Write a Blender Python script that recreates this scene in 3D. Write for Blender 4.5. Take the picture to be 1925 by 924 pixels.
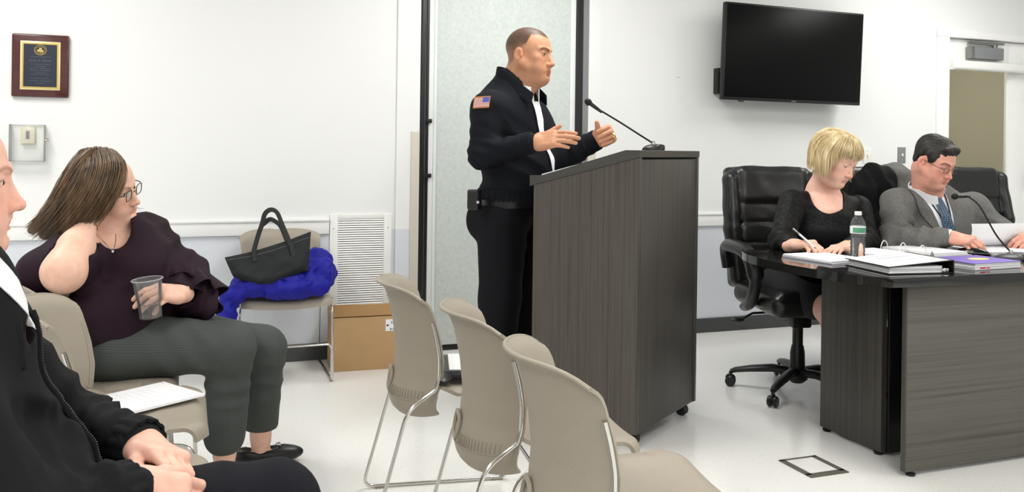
import bpy, bmesh, math, random
import numpy as np
from mathutils import Vector, Matrix

random.seed(7)
RNG = np.random.default_rng(11)
scene = bpy.context.scene
COL = scene.collection
for o in list(bpy.data.objects):
    bpy.data.objects.remove(o)

# ------------------------------------------------------------------ camera
YAW, ROLL = math.radians(20.5), 0.0135
fw = Vector((math.sin(YAW), math.cos(YAW), 0))
rt = Vector((math.cos(YAW), -math.sin(YAW), 0))
up = Vector((0, 0, 1))
ix = rt * math.cos(ROLL) + up * math.sin(ROLL)
iy = up * math.cos(ROLL) - rt * math.sin(ROLL)
cam_data = bpy.data.cameras.new('camera')
cam_data.sensor_width = 36.0
cam_data.lens = 1650.0 / 1925.0 * 36.0
cam_data.shift_y = (279.0 - 462.0) / 1925.0
cam_data.clip_start = 0.05
cam = bpy.data.objects.new('camera', cam_data)
COL.objects.link(cam)
m3 = Matrix((ix, iy, -fw)).transposed()
cam.matrix_world = Matrix.Translation((0, 0, 1.2)) @ m3.to_4x4()
scene.camera = cam

# ------------------------------------------------------------------ world, exposure
world = bpy.data.worlds.new('world')
scene.world = world
world.use_nodes = True
world.node_tree.nodes['Background'].inputs[0].default_value = (1, 1, 1, 1)
world.node_tree.nodes['Background'].inputs[1].default_value = 0.3
vs = scene.view_settings
vs.view_transform = 'Standard'
vs.look = 'None'
vs.exposure = 0.46
vs.gamma = 1.0
vs.use_curve_mapping = False

# ceiling light fixtures: the lamps are made here, their housings with the ceiling
CEIL = 2.75
LIGHT_X = (-1.2, 1.8, 4.9)
LIGHT_Y = (-2.0, 0.75, 3.65)
for lx in LIGHT_X:
    for ly in LIGHT_Y:
        ld = bpy.data.lights.new('troffer_lamp', 'AREA')
        ld.shape = 'RECTANGLE'
        ld.size, ld.size_y = 0.56, 1.16
        ld.energy = 18.5
        ld.color = (1.0, 0.99, 0.972)
        lo = bpy.data.objects.new('troffer_lamp', ld)
        lo.location = (lx, ly, CEIL - 0.03)
        COL.objects.link(lo)

# ------------------------------------------------------------------ materials
MATS = {}
def rgb(r, g, b):
    def s(c):
        c /= 255.0
        return c / 12.92 if c <= 0.04045 else ((c + 0.055) / 1.055) ** 2.4
    return (s(r), s(g), s(b), 1.0)

def mat(name, col, rough=0.5, metal=0.0, spec=0.5, bump=0.0, bump_scale=60.0, vary=0.0, vary_scale=8.0,
        trans=0.0, ior=1.45, sss=0.0, sheen=0.0, coat=0.0, attr=None, emit=None, estr=0.0, stretch=(1, 1, 1)):
    if name in MATS:
        return MATS[name]
    m = bpy.data.materials.new(name)
    m.use_nodes = True
    nt = m.node_tree
    b = nt.nodes['Principled BSDF']
    c = rgb(*col) if max(col) > 1.0 else (*col, 1.0)
    b.inputs['Base Color'].default_value = c
    b.inputs['Roughness'].default_value = rough
    b.inputs['Metallic'].default_value = metal
    b.inputs['Specular IOR Level'].default_value = spec
    b.inputs['IOR'].default_value = ior
    b.inputs['Transmission Weight'].default_value = trans
    b.inputs['Coat Weight'].default_value = coat
    b.inputs['Sheen Weight'].default_value = sheen
    if sss > 0:
        b.inputs['Subsurface Weight'].default_value = sss
        b.inputs['Subsurface Radius'].default_value = (1.0, 0.35, 0.2)
        b.inputs['Subsurface Scale'].default_value = 0.008
    if emit:
        b.inputs['Emission Color'].default_value = (*emit, 1)
        b.inputs['Emission Strength'].default_value = estr
    src = None
    if vary > 0 or bump > 0:
        tc = nt.nodes.new('ShaderNodeTexCoord')
        mp = nt.nodes.new('ShaderNodeMapping')
        mp.inputs['Scale'].default_value = stretch
        nt.links.new(tc.outputs['Object'], mp.inputs['Vector'])
        src = mp.outputs['Vector']
    last = None
    if vary > 0:
        n = nt.nodes.new('ShaderNodeTexNoise')
        n.inputs['Scale'].default_value = vary_scale
        n.inputs['Detail'].default_value = 4
        nt.links.new(src, n.inputs['Vector'])
        mr = nt.nodes.new('ShaderNodeMapRange')
        mr.inputs['From Min'].default_value = 0.3
        mr.inputs['From Max'].default_value = 0.7
        mr.inputs['To Min'].default_value = 1 - vary
        mr.inputs['To Max'].default_value = 1 + vary
        nt.links.new(n.outputs['Fac'], mr.inputs['Value'])
        mx = nt.nodes.new('ShaderNodeMix')
        mx.data_type = 'RGBA'
        mx.blend_type = 'MULTIPLY'
        mx.inputs['Factor'].default_value = 1
        mx.inputs['A'].default_value = c
        nt.links.new(mr.outputs['Result'], mx.inputs['B'])
        last = mx.outputs['Result']
    if attr:
        an = nt.nodes.new('ShaderNodeAttribute')
        an.attribute_name = attr
        m2 = nt.nodes.new('ShaderNodeMix')
        m2.data_type = 'RGBA'
        m2.blend_type = 'MULTIPLY'
        m2.inputs['Factor'].default_value = 1
        if last is not None:
            nt.links.new(last, m2.inputs['A'])
        else:
            m2.inputs['A'].default_value = c
        nt.links.new(an.outputs['Color'], m2.inputs['B'])
        last = m2.outputs['Result']
    if last is not None:
        nt.links.new(last, b.inputs['Base Color'])
    if bump > 0:
        n2 = nt.nodes.new('ShaderNodeTexNoise')
        n2.inputs['Scale'].default_value = bump_scale
        n2.inputs['Detail'].default_value = 3
        nt.links.new(src, n2.inputs['Vector'])
        bp = nt.nodes.new('ShaderNodeBump')
        bp.inputs['Strength'].default_value = bump
        bp.inputs['Distance'].default_value = 0.002
        nt.links.new(n2.outputs['Fac'], bp.inputs['Height'])
        nt.links.new(bp.outputs['Normal'], b.inputs['Normal'])
    MATS[name] = m
    return m

def ramp_mat(name, stops, rough, scale_vec, noise_scale=4.0, detail=6, spec=0.5, dist=0.0, metal=0.0, bump=0.0):
    """procedural streaks: noise in stretched object space through a colour ramp"""
    if name in MATS:
        return MATS[name]
    m = bpy.data.materials.new(name)
    m.use_nodes = True
    nt = m.node_tree
    b = nt.nodes['Principled BSDF']
    tc = nt.nodes.new('ShaderNodeTexCoord')
    mp = nt.nodes.new('ShaderNodeMapping')
    mp.inputs['Scale'].default_value = scale_vec
    n = nt.nodes.new('ShaderNodeTexNoise')
    n.inputs['Scale'].default_value = noise_scale
    n.inputs['Detail'].default_value = detail
    n.inputs['Roughness'].default_value = 0.65
    n.inputs['Distortion'].default_value = dist
    cr = nt.nodes.new('ShaderNodeValToRGB')
    while len(cr.color_ramp.elements) < len(stops):
        cr.color_ramp.elements.new(0.5)
    for e, (p, c) in zip(cr.color_ramp.elements, stops):
        e.position = p
        e.color = rgb(*c)
    nt.links.new(tc.outputs['Object'], mp.inputs['Vector'])
    nt.links.new(mp.outputs['Vector'], n.inputs['Vector'])
    nt.links.new(n.outputs['Fac'], cr.inputs['Fac'])
    nt.links.new(cr.outputs['Color'], b.inputs['Base Color'])
    b.inputs['Roughness'].default_value = rough
    b.inputs['Specular IOR Level'].default_value = spec
    b.inputs['Metallic'].default_value = metal
    if bump > 0:
        bp = nt.nodes.new('ShaderNodeBump')
        bp.inputs['Strength'].default_value = bump
        bp.inputs['Distance'].default_value = 0.002
        nt.links.new(n.outputs['Fac'], bp.inputs['Height'])
        nt.links.new(bp.outputs['Normal'], b.inputs['Normal'])
    MATS[name] = m
    return m

def thin_mat(name, tint, blend=.12, rough=.03, body=0.0):
    """thin clear plastic or glass sheet: see-through with a fresnel sheen"""
    m = bpy.data.materials.new(name)
    m.use_nodes = True
    nt = m.node_tree
    out = nt.nodes['Material Output']
    nt.nodes.remove(nt.nodes['Principled BSDF'])
    tr = nt.nodes.new('ShaderNodeBsdfTransparent')
    tr.inputs['Color'].default_value = (*tint, 1)
    gl = nt.nodes.new('ShaderNodeBsdfGlossy')
    gl.inputs['Roughness'].default_value = rough
    lw = nt.nodes.new('ShaderNodeLayerWeight')
    lw.inputs['Blend'].default_value = blend
    mx = nt.nodes.new('ShaderNodeMixShader')
    nt.links.new(lw.outputs['Fresnel'], mx.inputs[0])
    nt.links.new(tr.outputs[0], mx.inputs[1])
    nt.links.new(gl.outputs[0], mx.inputs[2])
    last = mx.outputs[0]
    if body > 0:
        df = nt.nodes.new('ShaderNodeBsdfDiffuse')
        df.inputs['Color'].default_value = (.9, .91, .92, 1)
        m2 = nt.nodes.new('ShaderNodeMixShader')
        m2.inputs[0].default_value = body
        nt.links.new(last, m2.inputs[1])
        nt.links.new(df.outputs[0], m2.inputs[2])
        last = m2.outputs[0]
    nt.links.new(last, out.inputs['Surface'])
    MATS[name] = m
    return m

# ------------------------------------------------------------------ mesh helpers
def T(x=0, y=0, z=0):
    return Matrix.Translation((x, y, z))
def RX(a): return Matrix.Rotation(a, 4, 'X')
def RY(a): return Matrix.Rotation(a, 4, 'Y')
def RZ(a): return Matrix.Rotation(a, 4, 'Z')

def box(bm, x0, x1, y0, y1, z0, z1, bevel=0.0, M=None, seg=2):
    r = bmesh.ops.create_cube(bm, size=1.0)
    vs_ = r['verts']
    for v in vs_:
        v.co = Vector(((x0 + x1) / 2 + v.co.x * (x1 - x0), (y0 + y1) / 2 + v.co.y * (y1 - y0), (z0 + z1) / 2 + v.co.z * (z1 - z0)))
    out = list(vs_)
    if bevel > 0:
        es = list({e for v in vs_ for e in v.link_edges})
        rr = bmesh.ops.bevel(bm, geom=es, offset=bevel, segments=seg, profile=0.5, affect='EDGES')
        fs = set(rr['faces'])
        out = list({v for f_ in rr['faces'] for v in f_.verts} | {v for v in vs_ if v.is_valid})
    if M is not None:
        for v in out:
            v.co = M @ v.co
    return out

def tube(bm, pts, r, seg=10, closed=False, caps=True, flat=1.0, flat_dir=None):
    pts = [Vector(p) for p in pts]
    n = len(pts)
    rs = r if isinstance(r, (list, tuple)) else [r] * n
    rings = []
    prev = None
    for i, p in enumerate(pts):
        if closed:
            t = (pts[(i + 1) % n] - pts[i - 1]).normalized()
        else:
            t = (pts[min(i + 1, n - 1)] - pts[max(i - 1, 0)]).normalized()
        if flat_dir is not None:
            a = Vector(flat_dir) - t * t.dot(Vector(flat_dir))
            a.normalize()
        elif prev is None:
            a = t.orthogonal().normalized()
        else:
            a = prev - t * prev.dot(t)
            a = a.normalized() if a.length > 1e-6 else t.orthogonal().normalized()
        prev = a
        b_ = t.cross(a)
        rings.append([bm.verts.new(p + a * math.cos(2 * math.pi * k / seg) * rs[i] * flat + b_ * math.sin(2 * math.pi * k / seg) * rs[i]) for k in range(seg)])
    m = n if closed else n - 1
    for i in range(m):
        A, B = rings[i], rings[(i + 1) % n]
        for k in range(seg):
            bm.faces.new((A[k], A[(k + 1) % seg], B[(k + 1) % seg], B[k]))
    if caps and not closed:
        bm.faces.new(rings[0][::-1])
        bm.faces.new(rings[-1])

def smooth_path(pts, n=6, closed=False):
    """Catmull-Rom through pts"""
    P = [Vector(p) for p in pts]
    out = []
    N = len(P)
    for i in range(N if closed else N - 1):
        p1, p2 = P[i], P[(i + 1) % N]
        p0 = P[i - 1] if (closed or i > 0) else p1
        p3 = P[(i + 2) % N] if (closed or i + 2 < N) else p2
        for k in range(n):
            t = k / n
            out.append(0.5 * ((2 * p1) + (p2 - p0) * t + (2 * p0 - 5 * p1 + 4 * p2 - p3) * t * t + (3 * p1 - p0 - 3 * p2 + p3) * t ** 3))
    if not closed:
        out.append(P[-1])
    return out

def fillet(pts, rad, n=5):
    """round the corners of a polyline"""
    P = [Vector(p) for p in pts]
    out = [P[0]]
    for i in range(1, len(P) - 1):
        a, b_, c = P[i - 1], P[i], P[i + 1]
        d1, d2 = (a - b_), (c - b_)
        L = min(rad, d1.length * 0.45, d2.length * 0.45)
        s, e = b_ + d1.normalized() * L, b_ + d2.normalized() * L
        for k in range(n + 1):
            t = k / n
            out.append((1 - t) ** 2 * s + 2 * t * (1 - t) * b_ + t * t * e)
    out.append(P[-1])
    return out

def lathe(bm, prof, seg=24, M=None, cap=True):
    rings = []
    for (r, z) in prof:
        ring = []
        for k in range(seg):
            v = Vector((r * math.cos(2 * math.pi * k / seg), r * math.sin(2 * math.pi * k / seg), z))
            ring.append(bm.verts.new(M @ v if M is not None else v))
        rings.append(ring)
    for A, B in zip(rings, rings[1:]):
        for k in range(seg):
            bm.faces.new((A[k], A[(k + 1) % seg], B[(k + 1) % seg], B[k]))
    if cap:
        bm.faces.new(rings[0][::-1])
        bm.faces.new(rings[-1])

def prism(bm, poly, z0, z1, M=None, bevel=0.0):
    vb = [bm.verts.new((p[0], p[1], z0)) for p in poly]
    vt = [bm.verts.new((p[0], p[1], z1)) for p in poly]
    n = len(poly)
    fs = [bm.faces.new(vb[::-1]), bm.faces.new(vt)]
    for i in range(n):
        fs.append(bm.faces.new((vb[i], vb[(i + 1) % n], vt[(i + 1) % n], vt[i])))
    vs_ = vb + vt
    if bevel > 0:
        es = list(set(fs[0].edges) | set(fs[1].edges))
        rr = bmesh.ops.bevel(bm, geom=es, offset=bevel, segments=2, profile=0.5, affect='EDGES')
        vs_ = list({v for f_ in rr['faces'] for v in f_.verts} | {v for v in vs_ if v.is_valid})
    if M is not None:
        for v in vs_:
            v.co = M @ v.co
    return vs_

def shell(bm, f, nu, nv, th=0.0, mask=None):
    """grid surface f(u,v); thickness th along its normals"""
    g = np.array([[f(i / nu, j / nv) for j in range(nv + 1)] for i in range(nu + 1)], float)
    du = np.gradient(g, axis=0)
    dv = np.gradient(g, axis=1)
    nrm = np.cross(du, dv)
    nrm /= np.linalg.norm(nrm, axis=2, keepdims=True) + 1e-12
    layers = [g + nrm * th / 2, g - nrm * th / 2] if th > 0 else [g]
    V = []
    for L in layers:
        V.append([[bm.verts.new(L[i, j]) for j in range(nv + 1)] for i in range(nu + 1)])
    ok = lambda i, j: 0 <= i < nu and 0 <= j < nv and (mask is None or mask((i + .5) / nu, (j + .5) / nv))
    for i in range(nu):
        for j in range(nv):
            if not ok(i, j):
                continue
            a = V[0]
            bm.faces.new((a[i][j], a[i + 1][j], a[i + 1][j + 1], a[i][j + 1]))
            if th > 0:
                b_ = V[1]
                bm.faces.new((b_[i][j], b_[i][j + 1], b_[i + 1][j + 1], b_[i + 1][j]))
                for (di, dj, p, q) in ((-1, 0, (0, 1), (0, 0)), (1, 0, (1, 0), (1, 1)), (0, -1, (0, 0), (1, 0)), (0, 1, (1, 1), (0, 1))):
                    if not ok(i + di, j + dj):
                        A, B = (i + p[0], j + p[1]), (i + q[0], j + q[1])
                        bm.faces.new((V[0][B[0]][B[1]], V[0][A[0]][A[1]], V[1][A[0]][A[1]], V[1][B[0]][B[1]]))
    bmesh.ops.delete(bm, geom=[v for v in bm.verts if not v.link_faces], context='VERTS')

def link(name, me, m, parent=None, smooth=True, angle=40):
    o = bpy.data.objects.new(name, me)
    COL.objects.link(o)
    if m is not None:
        me.materials.append(MATS[m] if isinstance(m, str) else m)
    if parent is not None:
        o.parent = parent
    if smooth:
        me.shade_smooth()
        if angle < 179:
            me.set_sharp_from_angle(angle=math.radians(angle))
    return o

def obj(name, bm, m, parent=None, smooth=True, angle=40, recalc=True, offset=None):
    if recalc:
        bmesh.ops.recalc_face_normals(bm, faces=bm.faces[:])
    if offset is not None:
        for v in bm.verts:
            v.co -= Vector(offset)
    me = bpy.data.meshes.new(name)
    bm.to_mesh(me)
    bm.free()
    return link(name, me, m, parent, smooth, angle)

def B(): return bmesh.new()

def tag(o, label=None, cat=None, group=None, kind=None):
    if label: o['label'] = label
    if cat: o['category'] = cat
    if group: o['group'] = group
    if kind: o['kind'] = kind
    return o

def thing(name, label, cat, loc=(0, 0, 0), rotz=0.0, group=None):
    o = bpy.data.objects.new(name, None)
    o.empty_display_size = 0.1
    COL.objects.link(o)
    o.location = loc
    o.rotation_euler = (0, 0, rotz)
    return tag(o, label, cat, group)

def struct(name, bm, m, **k):
    return tag(obj(name, bm, m, **k), kind='structure')

def dup(root, loc, rotz, label=None, group=None):
    r = root.copy()
    COL.objects.link(r)
    r.location = loc
    r.rotation_euler = (0, 0, rotz)
    if label: r['label'] = label
    if group: r['group'] = group
    for ch in list(root.children):
        c = ch.copy()
        COL.objects.link(c)
        c.parent = r
        for g in list(ch.children):
            d = g.copy()
            COL.objects.link(d)
            d.parent = c
    return r

def text_mesh(name, body, size, m, parent, M, align='CENTER', extrude=0.0004):
    cu = bpy.data.curves.new(name, 'FONT')
    cu.body = body
    cu.size = size
    cu.align_x = align
    cu.extrude = extrude
    t = bpy.data.objects.new(name, cu)
    COL.objects.link(t)
    bpy.context.view_layer.update()
    me = bpy.data.meshes.new_from_object(t.evaluated_get(bpy.context.evaluated_depsgraph_get()))
    bpy.data.objects.remove(t)
    me.transform(M)
    me.materials.clear()
    return link(name, me, m, parent, smooth=False)

# ------------------------------------------------------------------ implicit modelling (bodies, cloth, hair)
def _v(a): return np.asarray(a, float)

def smin(a, b, k):
    if k <= 0:
        return np.minimum(a, b)
    h = np.clip(k - np.abs(a - b), 0, None) / k
    return np.minimum(a, b) - h * h * k * 0.25

def smax(a, b, k):
    return -smin(-a, -b, k)

class SDF:
    def __init__(self):
        self.ops = []

    def _add(self, fn, lo, hi, k, sub=False):
        self.ops.append((fn, _v(lo), _v(hi), k, sub))
        return self

    def cap(self, a, b, ra, rb=None, k=0.02, sub=False, flat=None, ax=None):
        """tapered capsule; flat/ax squeeze it along a direction"""
        a, b = _v(a), _v(b)
        rb = ra if rb is None else rb
        ab = b - a
        L2 = max(ab @ ab, 1e-12)
        R = max(ra, rb) * (1 if flat is None else max(1, flat))
        axn = None if ax is None else _v(ax) / np.linalg.norm(ax)

        def fn(X, Y, Z):
            px, py, pz = X - a[0], Y - a[1], Z - a[2]
            t = np.clip((px * ab[0] + py * ab[1] + pz * ab[2]) / L2, 0, 1)
            qx, qy, qz = px - ab[0] * t, py - ab[1] * t, pz - ab[2] * t
            rr = ra + (rb - ra) * t
            if axn is None:
                return np.sqrt(qx * qx + qy * qy + qz * qz) - rr
            c = qx * axn[0] + qy * axn[1] + qz * axn[2]
            d2 = qx * qx + qy * qy + qz * qz - c * c + (c / flat) ** 2
            return (np.sqrt(np.maximum(d2, 0)) - rr) * min(1.0, flat)
        return self._add(fn, np.minimum(a, b) - R, np.maximum(a, b) + R, k, sub)

    def chain(self, pts, rs, k=0.02, sub=False, **kw):
        for i in range(len(pts) - 1):
            self.cap(pts[i], pts[i + 1], rs[i], rs[i + 1], k, sub, **kw)
        return self

    def ell(self, c, r, rot=None, k=0.02, sub=False):
        c, r = _v(c), _v(r)
        R = np.eye(3) if rot is None else _v(rot)      # columns = local axes
        ext = np.abs(R) @ r

        def fn(X, Y, Z):
            px, py, pz = X - c[0], Y - c[1], Z - c[2]
            u = (px * R[0, 0] + py * R[1, 0] + pz * R[2, 0]) / r[0]
            v = (px * R[0, 1] + py * R[1, 1] + pz * R[2, 1]) / r[1]
            w = (px * R[0, 2] + py * R[1, 2] + pz * R[2, 2]) / r[2]
            k0 = np.sqrt(u * u + v * v + w * w) + 1e-9
            k1 = np.sqrt((u / r[0]) ** 2 + (v / r[1]) ** 2 + (w / r[2]) ** 2) + 1e-9
            return k0 * (k0 - 1) / k1
        return self._add(fn, c - ext, c + ext, k, sub)

    def rbox(self, c, half, rad, rot=None, k=0.01, sub=False):
        c, hf = _v(c), _v(half)
        R = np.eye(3) if rot is None else _v(rot)
        ext = np.abs(R) @ hf

        def fn(X, Y, Z):
            px, py, pz = X - c[0], Y - c[1], Z - c[2]
            q = [np.abs(px * R[0, i] + py * R[1, i] + pz * R[2, i]) - (hf[i] - rad) for i in range(3)]
            o = np.sqrt(sum(np.maximum(a, 0) ** 2 for a in q))
            return o + np.minimum(np.maximum(np.maximum(q[0], q[1]), q[2]), 0) - rad
        return self._add(fn, c - ext, c + ext, k, sub)

    def plane(self, p, n, k=0.005):
        """cut away everything on the side n points to"""
        p, n = _v(p), _v(n) / np.linalg.norm(n)

        def fn(X, Y, Z):
            return -((X - p[0]) * n[0] + (Y - p[1]) * n[1] + (Z - p[2]) * n[2])
        big = np.array([50, 50, 50.])
        # as subtraction: solid on the n side
        return self._add(lambda X, Y, Z: fn(X, Y, Z), -big, big, k, True)

    def fn(self, f, lo, hi, k=0.0, sub=False):
        return self._add(f, lo, hi, k, sub)

    def disp(self, f):
        """add f(X,Y,Z) to the distance (negative = outwards)"""
        self.ops.append((f, None, None, 0, 'disp'))
        return self

    def extend(self, other):
        self.ops += other.ops
        return self

    def grid(self, lo, hi, h):
        lo, hi = _v(lo), _v(hi)
        n = np.maximum(np.ceil((hi - lo) / h).astype(int) + 1, 4)
        ax = [(lo[i] + np.arange(n[i]) * h).astype(np.float32) for i in range(3)]
        D = np.full(n, 0.5, np.float32)
        for (fn, l, u, k, sub) in self.ops:
            if sub == 'disp':
                X, Y, Z = ax[0][:, None, None], ax[1][None, :, None], ax[2][None, None, :]
                near = np.abs(D) < 0.06
                if near.any():
                    I_ = np.nonzero(near)
                    D[I_] += fn(ax[0][I_[0]], ax[1][I_[1]], ax[2][I_[2]])
                continue
            mg = k + 3 * h
            sl = []
            for i in range(3):
                a = int(np.clip(math.floor((l[i] - mg - lo[i]) / h), 0, n[i]))
                b_ = int(np.clip(math.ceil((u[i] + mg - lo[i]) / h) + 1, 0, n[i]))
                sl.append(slice(a, b_))
            if any(s.stop <= s.start for s in sl):
                continue
            X, Y, Z = ax[0][sl[0]][:, None, None], ax[1][sl[1]][None, :, None], ax[2][sl[2]][None, None, :]
            d = fn(X, Y, Z)
            sub_ = D[tuple(sl)]
            D[tuple(sl)] = smax(sub_, -d, k) if sub else smin(sub_, d, k)
        return D, ax

    def bounds(self, pad=0.02):
        L = [o for o in self.ops if o[4] is False]
        return np.min([o[1] for o in L], 0) - pad, np.max([o[2] for o in L], 0) + pad

    def mesh(self, h, lo=None, hi=None):
        if lo is None:
            lo, hi = self.bounds()
        D, ax = self.grid(lo, hi, h)
        return surface_nets(D, _v([a[0] for a in ax]), h)

def surface_nets(D, lo, h):
    S = D < 0
    nx, ny, nz = D.shape
    c = np.zeros((nx - 1, ny - 1, nz - 1), np.int8)
    for i in (0, 1):
        for j in (0, 1):
            for k in (0, 1):
                c += S[i:nx - 1 + i, j:ny - 1 + j, k:nz - 1 + k]
    act = (c > 0) & (c < 8)
    idx = np.nonzero(act)
    N = len(idx[0])
    if N == 0:
        return np.zeros((0, 3)), np.zeros((0, 4), int)
    ids = np.full(act.shape, -1, np.int32)
    ids[idx] = np.arange(N)
    acc = np.zeros((N, 3))
    cnt = np.zeros(N)
    corners = [(i, j, k) for i in (0, 1) for j in (0, 1) for k in (0, 1)]
    vals = {cc: D[idx[0] + cc[0], idx[1] + cc[1], idx[2] + cc[2]] for cc in corners}
    for a in corners:
        for ax in range(3):
            if a[ax] == 0:
                b_ = list(a); b_[ax] = 1; b_ = tuple(b_)
                va, vb = vals[a], vals[b_]
                cr = (va < 0) != (vb < 0)
                t = np.where(cr, va / np.where(cr, va - vb, 1), 0)
                p = np.zeros((N, 3)) + np.array(a)
                p[:, ax] += t
                acc += p * cr[:, None]
                cnt += cr
    V = acc / cnt[:, None] + np.stack(idx, 1)
    V = V * h + lo
    Q = []
    for ax in range(3):
        o1, o2 = [(1, 2), (2, 0), (0, 1)][ax]
        s0 = [slice(None)] * 3; s1 = [slice(None)] * 3
        s0[ax] = slice(0, -1); s1[ax] = slice(1, None)
        A, Bv = S[tuple(s0)], S[tuple(s1)]
        e = A != Bv
        E = np.stack(np.nonzero(e), 1)
        if len(E) == 0:
            continue
        shp = act.shape
        ok = (E[:, o1] > 0) & (E[:, o2] > 0) & (E[:, o1] < shp[o1]) & (E[:, o2] < shp[o2])
        E = E[ok]
        inside = A[E[:, 0], E[:, 1], E[:, 2]]
        def cell(d1, d2):
            q = E.copy()
            q[:, o1] += d1
            q[:, o2] += d2
            return ids[q[:, 0], q[:, 1], q[:, 2]]
        q = np.stack([cell(-1, -1), cell(0, -1), cell(0, 0), cell(-1, 0)], 1)
        q = np.where(inside[:, None], q, q[:, ::-1])
        Q.append(q)
    return V, np.concatenate(Q)

def np_mesh(name, V, Q):
    me = bpy.data.meshes.new(name)
    n = Q.shape[1]
    me.vertices.add(len(V))
    me.vertices.foreach_set('co', np.ascontiguousarray(V, np.float32).ravel())
    me.loops.add(Q.size)
    me.loops.foreach_set('vertex_index', np.ascontiguousarray(Q, np.int32).ravel())
    me.polygons.add(len(Q))
    me.polygons.foreach_set('loop_start', np.arange(0, Q.size, n, dtype=np.int32))
    me.update(calc_edges=True)
    return me

def merge(parts):
    Vs, Qs, off = [], [], 0
    for V, Q in parts:
        Vs.append(V); Qs.append(Q + off); off += len(V)
    return np.concatenate(Vs), np.concatenate(Qs)

def relax(V, Q, it=2, lam=0.5):
    for _ in range(it):
        acc = np.zeros_like(V); cnt = np.zeros(len(V))
        for a, b_ in ((0, 1), (1, 2), (2, 3), (3, 0)):
            np.add.at(acc, Q[:, a], V[Q[:, b_]]); np.add.at(cnt, Q[:, a], 1)
            np.add.at(acc, Q[:, b_], V[Q[:, a]]); np.add.at(cnt, Q[:, b_], 1)
        V = V + lam * (acc / np.maximum(cnt, 1)[:, None] - V)
    return V

def sdf_obj(name, s, h, m, parent=None, boxes=None, paint=None, it=1, world=True):
    """mesh an SDF (optionally in several boxes) into one object; paint(V)->rgb colours"""
    if boxes is None:
        lo, hi = s.bounds()
        boxes = [(lo, hi, h)]
    parts = []
    fine = [(_v(b_[0]), _v(b_[1])) for b_ in boxes[:-1]] if len(boxes) > 1 else []
    for n_, (lo, hi, hh) in enumerate(boxes):
        V, Q = s.mesh(hh, lo, hi)
        if n_ == len(boxes) - 1:
            # the coarse fill keeps only what the fine boxes leave open
            c = V[Q].mean(1)
            keep = np.ones(len(Q), bool)
            for fl, fh_ in fine:
                keep &= ~np.all((c > fl + 2.2 * hh) & (c < fh_ - 2.2 * hh), axis=1)
            Q = Q[keep]
            used = np.unique(Q)
            rm = np.full(len(V), -1); rm[used] = np.arange(len(used))
            V, Q = V[used], rm[Q]
        if len(Q):
            parts.append((relax(V, Q, it), Q))
    V, Q = merge(parts)
    Vw = V
    if world and parent is not None:
        V = V - np.array(parent.location)
    me = np_mesh(name, V, Q)
    if paint is not None:
        c = paint(Vw)
        ca = me.color_attributes.new('Col', 'FLOAT_COLOR', 'POINT')
        ca.data.foreach_set('color', np.concatenate([c, np.ones((len(c), 1))], 1).astype(np.float32).ravel())
    return link(name, me, m, parent, smooth=True, angle=180)

def frame(fwd, upv):
    """rotation matrix with columns (left, forward, up)"""
    f_ = _v(fwd) / np.linalg.norm(fwd)
    u = _v(upv) - f_ * (f_ @ _v(upv))
    u /= np.linalg.norm(u)
    l = np.cross(u, f_)          # up x forward = person's left
    return np.stack([-np.cross(f_, u), f_, u], 1) if False else np.stack([l, f_, u], 1)

def wob(freq, amp, seed=0, warp=1.0):
    """cheap smooth 3-D noise from warped sines"""
    r = np.random.default_rng(seed)
    K = [(r.normal(size=3), r.uniform(0, 6.28)) for _ in range(5)]
    K = [(v / np.linalg.norm(v) * freq * r.uniform(.6, 1.6), p) for v, p in K]
    def f_(X, Y, Z):
        s = 0
        for v, p in K:
            s = s + np.sin(v[0] * X + v[1] * Y + v[2] * Z + p + warp * np.sin(.6 * (v[1] * X + v[2] * Y + v[0] * Z)))
        return s * amp / 3
    return f_

def folds(c, d, freq, amp, rad, seed=0):
    """parallel cloth folds around point c, running across direction d"""
    c, d = _v(c), _v(d) / np.linalg.norm(d)
    w = wob(freq * .25, 1.6, seed)
    def f_(X, Y, Z):
        x, y, z = X - c[0], Y - c[1], Z - c[2]
        fall = np.exp(-(x * x + y * y + z * z) / (rad * rad))
        return amp * fall * (2 * np.abs(np.sin(.5 * (1.4 * freq * (x * d[0] + y * d[1] + z * d[2]) + w(X, Y, Z)))) - 1)
    return f_

def ridge(freq, amp, seed=0):
    """creased cloth: sharp valleys between rounded puffs"""
    r = np.random.default_rng(seed)
    K = [(r.normal(size=3), r.uniform(0, 6.28)) for _ in range(3)]
    K = [(v / np.linalg.norm(v) * freq * r.uniform(.7, 1.4), p) for v, p in K]
    w = wob(freq * .6, 1.4, seed + 50)
    def f_(X, Y, Z):
        ww = w(X, Y, Z)
        s = 0
        for v, p in K:
            s = s + 1 - 2 * np.abs(np.sin(.5 * (v[0] * X + v[1] * Y + v[2] * Z + p + ww)))
        return s * amp / 3
    return f_

def graded_axis(lo, hi, coarse, spans):
    """coordinates from lo to hi: coarse steps, fine steps inside the spans [(a, b, h)]"""
    xs = [lo]
    while xs[-1] < hi:
        x = xs[-1]
        h = coarse
        for a, b_, hf in spans:
            if a <= x < b_:
                h = min(h, hf)
            elif x < a < x + h:
                h = min(h, max(a - x, hf))
        # grow the step gently when leaving a fine span
        if len(xs) > 1:
            h = min(h, (xs[-1] - xs[-2]) * 1.35)
        xs.append(x + h)
    return np.array(xs, np.float32)

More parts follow.
